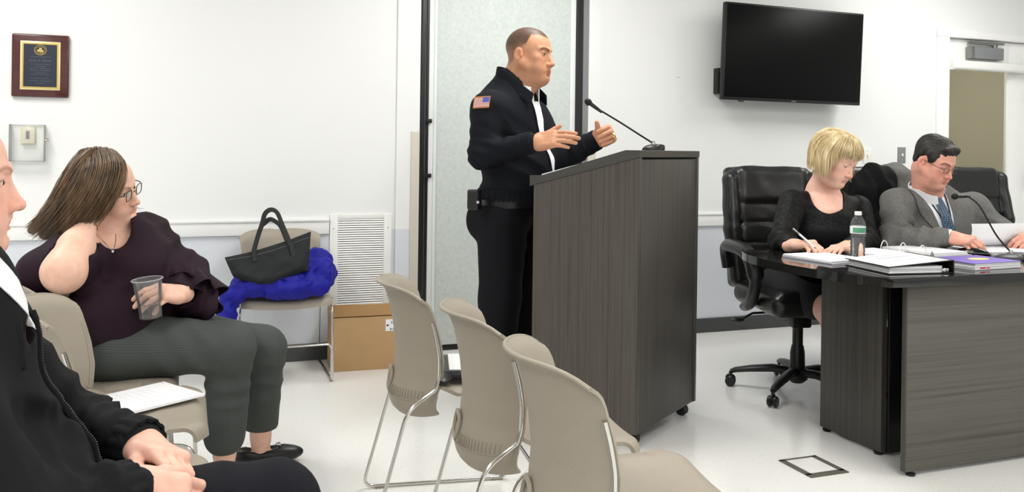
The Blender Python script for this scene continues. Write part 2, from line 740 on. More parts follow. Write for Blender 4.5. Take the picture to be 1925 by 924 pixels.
def grid_on(s, ax):
    D = np.full([len(a) for a in ax], .5, np.float32)
    for (fn, l, u, k, sub) in s.ops:
        mg = k + .035
        sl = [slice(int(np.searchsorted(ax[i], l[i] - mg)), int(np.searchsorted(ax[i], u[i] + mg))) for i in range(3)]
        if any(q.stop <= q.start for q in sl):
            continue
        X, Y, Z = ax[0][sl[0]][:, None, None], ax[1][sl[1]][None, :, None], ax[2][sl[2]][None, None, :]
        d = fn(X, Y, Z)
        o = D[tuple(sl)]
        D[tuple(sl)] = smax(o, -d, k) if sub else smin(o, d, k)
    return D

def body_obj(sdfs, m, parent, boxes, coarse, paint):
    """one continuous skin: a single graded grid, fine at head and hands"""
    lo = np.min([s.bounds()[0] for s in sdfs], 0)
    hi = np.max([s.bounds()[1] for s in sdfs], 0)
    ax = [graded_axis(lo[i], hi[i], coarse, [(b_[0][i], b_[1][i], b_[2]) for b_ in boxes]) for i in range(3)]
    D = grid_on(sdfs[0], ax)
    for s in sdfs[1:]:
        D = np.minimum(D, grid_on(s, ax))
    V, Q = surface_nets(D, np.zeros(3), 1.0)
    V = np.stack([np.interp(V[:, i], np.arange(len(ax[i])), ax[i]) for i in range(3)], 1)
    V = relax(V, Q, 1)
    me = np_mesh('body', V - np.array(parent.location), Q)
    c = paint(V)
    ca = me.color_attributes.new('Col', 'FLOAT_COLOR', 'POINT')
    ca.data.foreach_set('color', np.concatenate([c, np.ones((len(c), 1))], 1).astype(np.float32).ravel())
    return link('body', me, m, parent, smooth=True, angle=180)

# ------------------------------------------------------------------ surface materials
def wall_material():
    m = bpy.data.materials.new('two_tone_wall_paint')
    m.use_nodes = True
    nt = m.node_tree
    b = nt.nodes['Principled BSDF']
    tc = nt.nodes.new('ShaderNodeTexCoord')
    sx = nt.nodes.new('ShaderNodeSeparateXYZ')
    nt.links.new(tc.outputs['Object'], sx.inputs[0])
    gt = nt.nodes.new('ShaderNodeMath')
    gt.operation = 'GREATER_THAN'
    gt.inputs[1].default_value = 0.725
    nt.links.new(sx.outputs['Z'], gt.inputs[0])
    mx = nt.nodes.new('ShaderNodeMix')
    mx.data_type = 'RGBA'
    mx.inputs['A'].default_value = rgb(214, 218, 225)
    mx.inputs['B'].default_value = rgb(234, 235, 234)
    nt.links.new(gt.outputs[0], mx.inputs['Factor'])
    nt.links.new(mx.outputs['Result'], b.inputs['Base Color'])
    b.inputs['Roughness'].default_value = 0.55
    b.inputs['Specular IOR Level'].default_value = 0.3
    n = nt.nodes.new('ShaderNodeTexNoise')
    n.inputs['Scale'].default_value = 160
    nt.links.new(tc.outputs['Object'], n.inputs['Vector'])
    bp = nt.nodes.new('ShaderNodeBump')
    bp.inputs['Strength'].default_value = 0.06
    bp.inputs['Distance'].default_value = 0.002
    nt.links.new(n.outputs['Fac'], bp.inputs['Height'])
    nt.links.new(bp.outputs['Normal'], b.inputs['Normal'])
    MATS['wall'] = m

def floor_material():
    m = bpy.data.materials.new('speckled_vinyl_floor')
    m.use_nodes = True
    nt = m.node_tree
    b = nt.nodes['Principled BSDF']
    tc = nt.nodes.new('ShaderNodeTexCoord')
    last = None
    base = rgb(234, 233, 229)
    for sc, thr, colr, st in ((60, 0.13, (206, 200, 186), (1, 1.6, 1)), (90, 0.11, (216, 216, 212), (1.5, 1, 1)), (44, 0.07, (178, 176, 170), (1, 1, 1)), (50, .16, (242, 241, 238), (1, 1.3, 1))):
        mp = nt.nodes.new('ShaderNodeMapping')
        mp.inputs['Scale'].default_value = st
        mp.inputs['Rotation'].default_value = (0, 0, sc * .1)
        nt.links.new(tc.outputs['Object'], mp.inputs['Vector'])
        nz = nt.nodes.new('ShaderNodeTexNoise')
        nz.inputs['Scale'].default_value = sc * 1.4
        nt.links.new(mp.outputs['Vector'], nz.inputs['Vector'])
        ad = nt.nodes.new('ShaderNodeMix')
        ad.data_type = 'RGBA'
        ad.blend_type = 'ADD'
        ad.inputs['Factor'].default_value = 0.02
        nt.links.new(mp.outputs['Vector'], ad.inputs['A'])
        nt.links.new(nz.outputs['Color'], ad.inputs['B'])
        vo = nt.nodes.new('ShaderNodeTexVoronoi')
        vo.inputs['Scale'].default_value = sc
        nt.links.new(ad.outputs['Result'], vo.inputs['Vector'])
        lt = nt.nodes.new('ShaderNodeMath')
        lt.operation = 'LESS_THAN'
        lt.inputs[1].default_value = thr
        nt.links.new(vo.outputs['Distance'], lt.inputs[0])
        mx = nt.nodes.new('ShaderNodeMix')
        mx.data_type = 'RGBA'
        if last is None:
            mx.inputs['A'].default_value = base
        else:
            nt.links.new(last, mx.inputs['A'])
        mx.inputs['B'].default_value = rgb(*colr)
        nt.links.new(lt.outputs[0], mx.inputs['Factor'])
        last = mx.outputs['Result']
    nt.links.new(last, b.inputs['Base Color'])
    b.inputs['Roughness'].default_value = 0.16
    b.inputs['Specular IOR Level'].default_value = 0.45
    MATS['floor'] = m

wall_material()
floor_material()
mat('ceiling_tile', (225, 225, 222), 0.9, bump=0.4, bump_scale=200)
mat('white_trim', (238, 239, 237), 0.4)
mat('baseboard', (68, 70, 70), 0.45)
mat('black_plastic', (22, 22, 23), 0.4)
mat('black_matte', (16, 16, 17), 0.75)
mat('black_gloss', (10, 10, 11), 0.12)
mat('tv_screen', (8, 9, 9), 0.35, spec=0.12)
mat('chrome', (205, 203, 198), 0.14, metal=1.0)
mat('brushed', (150, 150, 148), 0.4, metal=1.0)
mat('grey_metal', (128, 130, 132), 0.45, metal=0.0)
mat('beige_guard', (203, 197, 185), 0.5)
mat('aluminium', (226, 229, 229), 0.4)
mat('white_plastic', (236, 236, 232), 0.35)
mat('cream_plastic', (226, 222, 198), 0.35)
mat('lamp_diffuser', (245, 245, 240), 0.5, emit=(1, .985, .95), estr=4.0)
ramp_mat('partition_vinyl', [(0.3, (193, 201, 197)), (0.5, (203, 210, 206)), (0.7, (211, 217, 213))], 0.75, (1, 1, 1), 55, 5, spec=0.2, dist=.5)
ramp_mat('grey_wood_v', [(0.28, (60, 56, 51)), (0.45, (77, 73, 67)), (0.56, (85, 81, 75)), (0.68, (68, 64, 59)), (0.8, (92, 88, 82))], 0.5, (18, 18, 0.26), 4.0, 8, spec=0.3, dist=0.1)
ramp_mat('grey_wood_dark', [(0.25, (50, 47, 44)), (0.42, (62, 59, 55)), (0.6, (72, 69, 65)), (0.8, (80, 77, 72))], 0.45, (18, 18, 0.25), 4.0, 8, spec=0.35, dist=0.1)
ramp_mat('grey_wood_h', [(0.28, (72, 69, 63)), (0.45, (85, 82, 76)), (0.58, (92, 89, 83)), (0.72, (80, 77, 71)), (0.86, (96, 93, 87))], 0.5, (0.24, 20, 20), 4.0, 8, spec=0.3, dist=0.1)
mat('wood_edge', (66, 64, 60), 0.45)
mat('table_top', (26, 26, 25), 0.07, spec=0.6)
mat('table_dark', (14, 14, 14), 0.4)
mat('hall_wall', (186, 181, 166), 0.8)
mat('hall_door', (172, 167, 152), 0.7)

# ------------------------------------------------------------------ room shell
X0, X1, Y0, Y1 = -3.2, 7.6, -3.4, 5.0
bm = B(); box(bm, X0 - .12, X1 + .12, Y0 - .12, 7.6, -.1, 0); struct('floor', bm, 'floor')
bm = B(); box(bm, X0 - .12, X1 + .12, Y0 - .12, Y1 + .12, CEIL, CEIL + .1); struct('ceiling', bm, 'ceiling_tile')
bm = B()
box(bm, X0, 1.29, Y1, Y1 + .12, 0, CEIL)
box(bm, 2.37, 5.275, Y1, Y1 + .12, 0, CEIL)
box(bm, 5.275, 6.33, Y1, Y1 + .12, 2.12, CEIL)
box(bm, 6.33, X1, Y1, Y1 + .12, 0, CEIL)
box(bm, 1.152, 1.288, Y1 - .012, Y1, 0, CEIL)
box(bm, 2.372, 2.47, Y1 - .012, Y1, 0, CEIL)
struct('wall_back', bm, 'wall')
bm = B(); box(bm, X0 - .12, X0, Y0, Y1, 0, CEIL); struct('wall_left', bm, 'wall')
bm = B(); box(bm, X1, X1 + .12, Y0, Y1, 0, CEIL); struct('wall_right', bm, 'wall')
bm = B(); box(bm, X0, X1, Y0 - .12, Y0, 0, CEIL); struct('wall_front', bm, 'wall')
bm = B(); box(bm, X0, 1.15, Y1 - .012, Y1, 0, .094, .003); struct('baseboard_left', bm, 'baseboard')
bm = B(); box(bm, 2.47, 5.20, Y1 - .012, Y1, 0, .094, .003); struct('baseboard_right', bm, 'baseboard')
def rail(name, a, b_):
    bm = B()
    box(bm, a, b_, Y1 - .018, Y1, .706, .793, .004)
    box(bm, a, b_, Y1 - .026, Y1 - .016, .778, .793, .003)
    struct(name, bm, 'white_trim')
rail('trim_1', X0, .772)
rail('trim_2', 2.47, 5.20)

# ceiling fixtures
proto = None
for lx in LIGHT_X:
    for ly in LIGHT_Y:
        if proto is None:
            proto = thing('ceiling_light', 'white troffer light in the ceiling above the seats', 'ceiling light', (lx, ly, CEIL), group='ceiling troffers')
            bm = B()
            for a in (-1, 1):
                box(bm, a * .30 - .015, a * .30 + .015, -.6, .6, -.02, -.001)
                box(bm, -.3, .3, a * .595 - .012, a * .595 + .012, -.02, -.001)
            obj('light_frame', bm, 'white_trim', proto)
            bm = B(); box(bm, -.285, .285, -.585, .585, -.012, -.004); obj('diffuser', bm, 'lamp_diffuser', proto)
        else:
            dup(proto, (lx, ly, CEIL), 0)

# ------------------------------------------------------------------ folding partition in its opening
pt = thing('folding_partition', 'mottled grey green folding partition panel between black posts', 'partition', (1.83, 5.03, 0))
def part_box(name, a, b_, y0, y1, z0, z1, m, parent, bev=.002):
    bm = B(); box(bm, a - 1.83, b_ - 1.83, y0 - 5.03, y1 - 5.03, z0, z1, bev)
    return obj(name, bm, m, parent)
part_box('panel', 1.39, 2.248, 5.0, 5.06, .035, CEIL, 'partition_vinyl', pt)
part_box('edge_trim', 1.372, 1.39, 4.992, 5.06, .02, CEIL, 'aluminium', pt)
part_box('edge_trim', 2.248, 2.283, 4.992, 5.06, .02, CEIL, 'aluminium', pt)
part_box('bottom_seal', 1.39, 2.248, 5.005, 5.05, .004, .035, 'black_plastic', pt)
part_box('post', 1.292, 1.318, 4.985, 5.07, 0, CEIL, 'black_plastic', pt)
part_box('post', 1.326, 1.342, 4.992, 5.07, 0, CEIL, 'black_plastic', pt)
part_box('post_channel', 1.318, 1.326, 5.0, 5.07, 0, CEIL, 'grey_metal', pt)
part_box('post_channel', 1.342, 1.372, 4.996, 5.07, 0, CEIL, 'aluminium', pt)
part_box('post', 2.285, 2.331, 4.985, 5.07, 0, CEIL, 'black_plastic', pt)
part_box('post_channel', 2.331, 2.368, 4.99, 5.07, 0, CEIL, 'grey_metal', pt)
for z_ in (1.355, 1.035):
    part_box('latch', 1.325, 1.36, 4.978, 4.99, z_ - .012, z_ + .012, 'black_plastic', pt)
bm = B(); box(bm, -.026, .026, -.006, 0, 0.0, 1.292, .003); o = obj('corner_guard', bm, 'beige_guard'); o.location = (1.262, 4.988, 0)
tag(o, 'beige corner guard strip on the wall left of the partition', 'corner guard', 'corner guards')
o2 = o.copy(); COL.objects.link(o2); o2.location = (2.40, 4.988, 0)
tag(o2, 'beige corner guard strip behind the lectern right of the partition', 'corner guard', 'corner guards')

# ------------------------------------------------------------------ door and hall behind it
bm = B()
for a, b_ in ((5.215, 5.335), (6.27, 6.39)):
    box(bm, a, b_, 4.982, 5.14, 0, 2.075, .004)
box(bm, 5.215, 6.39, 4.982, 5.14, 2.075, 2.135, .004)
struct('trim_3', bm, 'white_trim')
door = thing('door_1', 'white glazed door with a closer and a rolled blind', 'door', (5.8, 5.05, 0))
door['kind'] = 'structure'
del door['category']
def dbox(name, a, b_, y0, y1, z0, z1, m, parent=door, bev=.003):
    bm = B(); box(bm, a - 5.8, b_ - 5.8, y0 - 5.05, y1 - 5.05, z0, z1, bev)
    return obj(name, bm, m, parent)
dbox('stile', 5.338, 5.378, 5.03, 5.07, .01, 2.07, 'white_trim')
dbox('stile', 5.985, 6.267, 5.03, 5.07, .01, 2.07, 'white_trim')
dbox('door_rail', 5.378, 5.985, 5.03, 5.07, 1.86, 2.07, 'white_trim')
dbox('door_rail', 5.378, 5.985, 5.03, 5.07, .01, .3, 'white_trim')
thin_mat('pane_glass', (.88, .89, .86), .1)
dbox('glass_pane', 5.375, 5.988, 5.047, 5.053, .295, 1.865, 'pane_glass', bev=0)
bm = B(); box(bm, -.46, .36, -.1, -.02, 1.835, 1.905, .02, seg=3); bl = obj('blind_cassette', bm, 'white_plastic', door)
bm = B(); box(bm, -.472, -.46, -.105, -.015, 1.83, 1.91, .004); obj('end_cap', bm, 'white_plastic', bl)
cl = dbox('door_closer', 5.56, 5.87, 4.975, 5.03, 1.925, 2.015, 'grey_metal', bev=.006)
dbox('closer_cap', 5.535, 5.57, 4.972, 5.03, 1.925, 2.015, 'brushed', cl, bev=.004)
bm = B()
tube(bm, [(-.26, -.045, 2.045), (.08, -.06, 2.048)], .009, 8)
tube(bm, [(-.26, -.06, 2.046), (-.05, -.05, 2.044), (.02, -.05, 2.03)], .011, 8)
tube(bm, [(.0, -.05, 2.012), (.0, -.05, 2.04)], .014, 10)
obj('closer_arm', bm, 'brushed', cl)
bm = B(); lathe(bm, [(.022, 0), (.022, .05)], 14, T(.42, -.02, 1.0) @ RX(math.pi / 2)); tube(bm, [(.42, -.07, 1.0), (.32, -.07, 1.0)], .009, 8); obj('door_handle', bm, 'brushed', door)
bm = B()
box(bm, 4.9, 6.9, 6.9, 7.0, 0, 2.6)
box(bm, 4.8, 4.9, 5.13, 7.0, 0, 2.6)
box(bm, 6.9, 7.0, 5.13, 7.0, 0, 2.6)
box(bm, 4.8, 7.0, 5.13, 7.0, 2.55, 2.65)
struct('wall_hall', bm, 'hall_wall')
bm = B()
box(bm, 6.63, 6.72, 6.84, 6.9, 0, 2.1, .01)
box(bm, 6.63, 6.9, 6.84, 6.9, 2.1, 2.19, .01)
struct('trim_4', bm, 'hall_wall')
d2 = thing('door_2', 'flat beige door in the dim hall behind the glazed door', 'door', (6.0, 6.9, 0))
d2['kind'] = 'structure'; del d2['category']
bm = B(); box(bm, .3, .9, -.05, -.02, 0, 2.05, .004); obj('door_leaf', bm, 'hall_door', d2)
bm = B(); lathe(bm, [(.03, 0), (.033, .02), (.02, .05)], 14, T(.82, -.05, 1.0) @ RX(math.pi / 2)); obj('knob', bm, 'brushed', d2)

hl = thing('added_hall_light', 'added unseen square light brightening the hall behind the door', 'ceiling light', (5.6, 6.1, 2.55))  # unseen lamp, added so the hall behind the glass is not black
bm = B(); box(bm, -.15, .15, -.15, .15, -.03, 0, .005); obj('housing', bm, 'white_trim', hl)
bm = B(); box(bm, -.13, .13, -.13, .13, -.036, -.028, .002); obj('diffuser', bm, mat('added_hall_glow', (240, 235, 220), .5, emit=(1, .96, .88), estr=75.0), hl)
# ------------------------------------------------------------------ television
tv = thing('television', 'black flat television mounted high on the white wall', 'television', (3.93, 4.9, 1.868))
bm = B(); box(bm, -.562, .562, -.02, .02, -.318, .318, .006); obj('tv_body', bm, 'black_plastic', tv)
bm = B(); box(bm, -.551, .551, -.0225, -.0195, -.298, .306, .001); obj('screen', bm, 'tv_screen', tv)
bm = B(); box(bm, -.018, .018, -.0235, -.021, -.3125, -.3065, 0); obj('maker_badge', bm, 'grey_metal', tv)
bm = B(); box(bm, -.35, .35, .02, .05, -.2, .15, .01); box(bm, -.12, .12, .04, .155, -.1, .1); obj('wall_mount', bm, 'black_plastic', tv)
bm = B(); box(bm, -.44, -.4, -.03, -.018, -.328, -.317, .003); obj('sensor', bm, 'black_plastic', tv)
tv.rotation_euler = (math.radians(2.0), math.radians(.4), 0)
tv.location = (3.802, 4.83, 1.846)
tv.scale = (.989, 1, .989)
bx = thing('media_box', 'small black box on the wall beside the television edge', 'media box', (3.32, 4.97, 1.665))
bm = B(); box(bm, -.03, .06, -.03, .029, -.085, .085, .005); obj('case', bm, 'black_plastic', bx)
bm = B(); [box(bm, -.02 + i * .02, -.01 + i * .02, -.032, -.029, .06, .07, 0) for i in range(2)]; obj('vent', bm, 'grey_metal', bx)

# ------------------------------------------------------------------ plaque
mat('plaque_wood', (74, 30, 27), 0.25, vary=0.25, vary_scale=30, stretch=(.4, 1, 3), coat=.4)
mat('plaque_blue', (27, 33, 52), 0.3)
mat('gold', (196, 172, 96), 0.3, metal=0.7)
mat('engraving', (96, 98, 104), 0.5)
mat('gold_pale', (228, 214, 160), 0.3, metal=0.3)
pq = thing('plaque', 'wooden award plaque with a dark blue gold-edged plate', 'plaque', (-.682, 4.988, 1.585))
bm = B(); box(bm, -.129, .129, -.012, .012, -.158, .158, .008, seg=3); obj('backboard', bm, 'plaque_wood', pq)
bm = B(); box(bm, -.09, .09, -.0145, -.011, -.122, .122, .001); obj('gold_border', bm, 'gold_pale', pq)
bm = B(); box(bm, -.082, .082, -.016, -.0135, -.114, .114, 0); obj('gold_line', bm, 'gold', pq)
bm = B(); box(bm, -.075, .075, -.0168, -.0155, -.107, .107, 0); plate = obj('nameplate', bm, 'plaque_blue', pq)
bm = B(); lathe(bm, [(.0, 0), (.026, 0), (.0275, .0012), (.0, .0013)], 28, T(.0, -.0166, .078) @ RX(math.pi / 2), cap=False); seal = obj('seal', bm, 'plaque_blue', pq)
bm = B()
tube(bm, [(.027 * math.cos(a), -.0178, .078 + .0245 * math.sin(a)) for a in np.linspace(0, 2 * math.pi, 28, endpoint=False)], .0016, 6, closed=True)
tube(bm, [(.0205 * math.cos(a), -.0178, .078 + .0185 * math.sin(a)) for a in np.linspace(0, 2 * math.pi, 24, endpoint=False)], .0009, 5, closed=True)
for (x_, z_, r_) in ((-.008, .074, .008), (.008, .073, .008), (0, .08, .008), (0, .07, .007), (-.004, .088, .004), (.004, .088, .004)):
    bmesh.ops.create_icosphere(bm, subdivisions=1, radius=r_, matrix=T(x_, -.0175, z_) @ Matrix.Diagonal((1, .2, 1, 1)))
obj('emblem', bm, 'gold', seal)
txt = [('In Special Recognition of', .041, .0088), ('James A. Vallone', .021, .0150), ('Your Leadership, Wisdom', .004, .0085), ('and Friendship', -.006, .0085), ('have left an impression on', -.016, .0085), ('Department and All Those', -.026, .0085), ('You have Served', -.036, .0085), ('Enjoying the Best Always', -.046, .0085), ('Presented this evening by', -.066, .0078), ('the Members of the Association', -.079, .0078), ('January 2016', -.091, .0078)]
for s_, z_, sz in txt:
    text_mesh('engraved_line', s_, sz, 'engraving', plate, T(0, -.017, z_) @ RX(math.pi / 2))

# ------------------------------------------------------------------ thermostat under clear cover, switches
thin_mat('clear_acrylic', (.97, .975, .975), .15, body=.04)
th = thing('covered_thermostat', 'cream thermostat under a clear plastic lock cover', 'thermostat', (-.733, 5.0, 1.19))
bm = B(); box(bm, -.036, .036, -.006, 0, -.005, .09, .002); box(bm, -.03, .03, -.034, -.005, .002, .084, .005); obj('thermostat_case', bm, 'cream_plastic', th)
bm = B(); box(bm, -.008, .008, -.037, -.033, .025, .065, .001); obj('dial_slot', bm, 'grey_metal', th)
bm = B(); box(bm, -.078, .078, -.062, -.058, -.085, .095, .002); box(bm, -.078, .078, -.062, -.001, .0935, .097, .001); box(bm, -.078, .078, -.062, -.001, -.087, -.0835, .001); box(bm, -.079, -.0755, -.062, -.001, -.087, .097, .001); box(bm, .0755, .079, -.062, -.001, -.087, .097, .001); obj('lock_cover', bm, 'clear_acrylic', th)
bm = B(); box(bm, -.09, .09, -.0025, 0, -.1, .11, .001); obj('back_plate', bm, 'white_plastic', th)
bm = B(); lathe(bm, [(.009, 0), (.009, .012), (.006, .018)], 12, T(.08, -.045, .022) @ RY(math.pi / 2)); obj('lock', bm, 'chrome', th)
def switch(x_, z_, m, tm, label):
    s = thing('light_switch', label, 'light switch', (x_, 5.0, z_))
    bm = B(); box(bm, -.036, .036, -.006, 0, -.058, .058, .002); obj('cover_plate', bm, m, s)
    bm = B(); box(bm, -.006, .006, -.016, -.005, -.008, .012, .001); obj('toggle', bm, tm, s)
    for a in (-.03, .03):
        bm = B(); lathe(bm, [(.003, 0), (.003, .002)], 8, T(0, -.005, a) @ RX(math.pi / 2)); obj('screw', bm, 'chrome', s)
switch(4.585, 1.185, 'white_plastic', 'white_plastic', 'white light switch plate right of the blond hair')
switch(4.9, 1.19, 'grey_metal', 'white_plastic', 'grey metal light switch plate with a white toggle')
o = obj('wall_scratch', (lambda b_: (box(b_, -.014, .014, -.0015, 0, -.001, .001), b_)[1])(B()), 'grey_metal'); o.location = (3.02, 5, 1.68)
tag(o, 'tiny dark scratch on the bare white wall left of the television', 'scratch')

# ------------------------------------------------------------------ return-air grille
gr = thing('air_grille', 'white louvred return air grille in the wall above the carton', 'air grille', (.953, 5.0, .545))
bm = B()
for a in (-1, 1):
    box(bm, a * .1535 - .0225, a * .1535 + .0225, -.012, 0, -.272, .272, .003)
    box(bm, -.1312, .1312, -.0115, 0, a * .2575 - .0145, a * .2575 + .0145, .002)
obj('grille_frame', bm, 'white_plastic', gr)
bm = B(); box(bm, -.135, .135, -.002, -.0005, -.245, .245); obj('duct_back', bm, 'black_matte', gr)
bm = B(); box(bm, -.133, .133, -.0012, .0012, -.0047, .0047, 0, RX(math.radians(-24)))
sl0 = obj('slat', bm, 'white_plastic', gr, smooth=False); sl0.location = (0, -.0075, -.238)
NS = 38
for i in range(1, NS):
    s = sl0.copy(); COL.objects.link(s); s.location = (0, -.0075, -.238 + .476 * i / (NS - 1))
for a in (-1, 1):
    for zz in (-.2, .19):
        bm = B(); lathe(bm, [(.004, 0), (.003, .003)], 8, T(a * .156, -.011, zz) @ RX(math.pi / 2)); obj('screw', bm, 'grey_metal', gr)

# ------------------------------------------------------------------ floor outlet frame
fo = thing('floor_outlet', 'flat floor outlet cover with a dark metal border', 'floor outlet', (2.27, 2.745, 0), math.radians(0))
bm = B()
for a in (-1, 1):
    box(bm, a * .075 - .013, a * .075 + .013, -.085, .085, .0005, .004, .001)
box(bm, -.088, .088, .071, .085, .0005, .004, .001)
box(bm, -.088, .088, -.105, -.071, .0005, .004, .001)
obj('border', bm, mat('outlet_border', (92, 88, 80), .5), fo)
bm = B(); box(bm, -.062, .062, -.071, .071, .0003, .003); obj('insert', bm, 'floor', fo)

# ------------------------------------------------------------------ beige stacking chairs
mat('beige_poly', (160, 151, 137), 0.42, bump=0.25, bump_scale=900, spec=0.4)
mat('beige_vent', (146, 136, 121), 0.55)

def interp(tab, x):
    return float(np.interp(x, [a for a, _ in tab], [b_ for _, b_ in tab]))

PROF = [(.345, -.168), (.362, -.184), (.39, -.192), (.42, -.190), (.47, -.176), (.54, -.170), (.62, -.178), (.68, -.190), (.72, -.200), (.743, -.210), (.757, -.222), (.765, -.236)]
HW = [(.345, .198), (.37, .204), (.42, .21), (.48, .21), (.58, .213), (.68, .218), (.72, .221), (.75, .225), (.765, .230)]
CV = [(.345, .115), (.40, .13), (.48, .13), (.60, .125), (.70, .12), (.765, .12)]
def back_pt(s, v, off=0.0):
    a = abs(s)
    zb = .352 + .022 * a ** 5
    zt = .765 - .034 * a ** 6
    z_ = zb + (zt - zb) * v
    zz = .345 + (.765 - .345) * v
    y_ = s * interp(HW, zz) * .93
    x_ = interp(PROF, zz) + interp(CV, zz) * a ** 2.2 + off
    return (x_, y_, z_)
def seat_pt(u, v):
    s = 2 * u - 1
    L = .505 * v
    x_, z_ = -.165 + min(L, 0.40), .449
    w = .2 + .02 * min(v / .5, 1)
    if L > 0.40:
        a = min((L - 0.40) / .055, 1.6)
        x_ = -.165 + 0.40 + .034 * math.sin(min(a, math.pi / 2))
        z_ = .449 - .032 * (1 - math.cos(min(a, math.pi / 2)))
        z_ -= max(0, L - 0.40 - .0864) * .2
    dish = .014 * (1 - s * s) * math.sin(math.pi * min(max((v - .05) / .75, 0), 1))
    front = .016 * (1 - s * s) * min(max((v - .62) / .2, 0), 1)
    z_ += -dish - front - .012 * max(0, abs(s) - .86) / .14 * (1 if v < .7 else .5)
    xr = -.172 + .13 * min(1, abs(s) * w / .195) ** 2.2
    if L <= 0.40:
        x_ = xr + (x_ + .165) * (.235 - xr) / .40
    x_ -= .03 * max(0, abs(s) - .8) / .2 * (1 if v > .6 else 0) + 0.0
    z_ += .02 * max(0, .12 - v) / .12
    return (x_, s * w, z_)

def make_chair(label, group):
    t = thing('stacking_chair', label, 'chair', group=group)
    bm = B()
    shell(bm, lambda u, v: back_pt(2 * u - 1, v), 26, 34, .007)
    bk = obj('backrest', bm, 'beige_poly', t, angle=60)
    # rolled bead along the top lip
    bm = B()
    tube(bm, [back_pt(s, 1.0) for s in np.linspace(-1, 1, 25)], .005, 8)
    obj('lip_bead', bm, 'beige_poly', bk)
    # ribs of the vent band low on the back
    bm = B()
    for i in list(range(-17, -3)) + list(range(4, 18)):
        s = i / 20
        A = [Vector(back_pt(s, v, -.0045)) for v in (.135, .17, .205)]
        tube(bm, A, [.002, .0028, .002], 6, flat=.8)
    tag(obj('vent_ribs', bm, 'beige_vent', bk), kind='stuff')
    bm = B()
    tube(bm, [back_pt(s, .125, -.004) for s in np.linspace(-.86, .86, 24)], .0022, 6)
    obj('vent_ledge', bm, 'beige_vent', bk)
    c = [back_pt(.155 * math.cos(a), .235 + .085 * math.sin(a), -.008 - .004 * math.sin(a)) for a in np.linspace(0, 2 * math.pi, 24, endpoint=False)]
    bm = B(); tube(bm, c, .0062, 8, closed=True)
    obj('grip_ring', bm, 'beige_poly', bk)
    bm = B()
    shell(bm, seat_pt, 24, 40, .011)
    obj('seat', bm, 'beige_poly', t, angle=60)
    for sd in (-1, 1):
        rod = [Vector(back_pt(sd * .975, v, -.005)) for v in (.80, .7, .6, .5, .4, .3, .22)]
        rod = [p + Vector((0, sd * .006, 0)) for p in rod]
        y_ = sd * .228
        low = fillet([rod[-1], (-.155, sd * .222, .40), (-.262, y_, .008), (.262, y_, .008), (.235, sd * .226, .40), (.05, sd * .2, .413)], .04)
        bm = B(); tube(bm, smooth_path(rod, 3)[:-1] + low, .0058, 10)
        obj('sled_frame', bm, 'chrome', t)
        bm = B(); tube(bm, [back_pt(sd * .965, v, .0) for v in np.linspace(.28, .80, 14)], .0065, 8); obj('edge_cover', bm, 'beige_poly', t)
    bm = B(); tube(bm, fillet([(.243, -.224, .02), (.246, -.224, .2), (.246, .224, .2), (.243, .224, .02)], .03), .006, 10); obj('cross_bar', bm, 'chrome', t)
    for sd in (-1, 1):
        for xx in (-.2, .22):
            bm = B(); box(bm, xx - .02, xx + .02, sd * .228 - .008, sd * .228 + .008, 0, .009, .003); obj('glide', bm, 'beige_vent', t)
    return t

CX = .895
ch = make_chair('beige stacking chair nearest the camera, its empty seat facing the table', 'stacking chairs in the front row')
ch.location = (CX, 1.75, 0); ch.rotation_euler = (0, 0, -.14)
dup(ch, (CX, 2.265, 0), -.14, 'middle beige stacking chair of the empty front row')
dup(ch, (CX - .065, 2.80, 0), -.14, 'beige stacking chair at the far end of the front row, nearest the carton')
dup(ch, (-.22, 1.58, 0), 0, 'beige stacking chair under the man in the black jacket', 'stacking chairs in the second row')
dup(ch, (-.2, 2.07, 0), 0, 'empty beige stacking chair between the black jacket and the stapled papers', 'stacking chairs in the second row')
dup(ch, (-.2, 2.70, 0), 0, 'beige stacking chair holding the stapled papers', 'stacking chairs in the second row')
dup(ch, (-.28, 3.17, 0), 0, 'beige stacking chair under the woman in the plum blouse', 'stacking chairs in the second row')
ch2 = dup(ch, (.495, 4.752, 0), -math.pi / 2, 'beige stacking chair against the wall with bag and blue jacket')
del ch2['group']
ch2.scale = (1, 1, .965)

# ------------------------------------------------------------------ executive chairs
mat('leather', (24, 25, 25), 0.33, bump=0.25, bump_scale=120, spec=0.5)
mat('leather_side', (20, 20, 21), 0.42, bump=0.2, bump_scale=120)
mat('stitch', (70, 70, 68), 0.6)
def exec_back():
    s = SDF()
    th_ = math.radians(9)
    R = np.array([[math.cos(th_), 0, math.sin(th_)], [0, 1, 0], [-math.sin(th_), 0, math.cos(th_)]])
    R = np.array([[math.cos(th_), 0, -math.sin(th_)], [0, 1, 0], [math.sin(th_), 0, math.cos(th_)]])
    C0 = np.array([-.25, 0, .50])
    def at(x_, y_, z_): return C0 + R @ np.array([x_, y_, z_])
    s.rbox(at(-.045, 0, .31), (.035, .245, .32), .03, R, k=.02)
    zs = [.06, .17, .275, .38]
    for z_ in zs:
        s.rbox(at(.0, 0, z_), (.038, .19, .054), .02, R, k=.004)
    s.rbox(at(.006, 0, .525), (.045, .2, .105), .042, R, k=.008)
    for sd in (-1, 1):
        s.chain([at(.0, sd * .215, .03), at(.012, sd * .235, .3), at(-.005, sd * .225, .56), at(-.02, sd * .18, .60)], [.036, .043, .04, .03], k=.008, flat=1.3, ax=R[:, 0])
    s.disp(wob(38, .0025, 3))
    return s
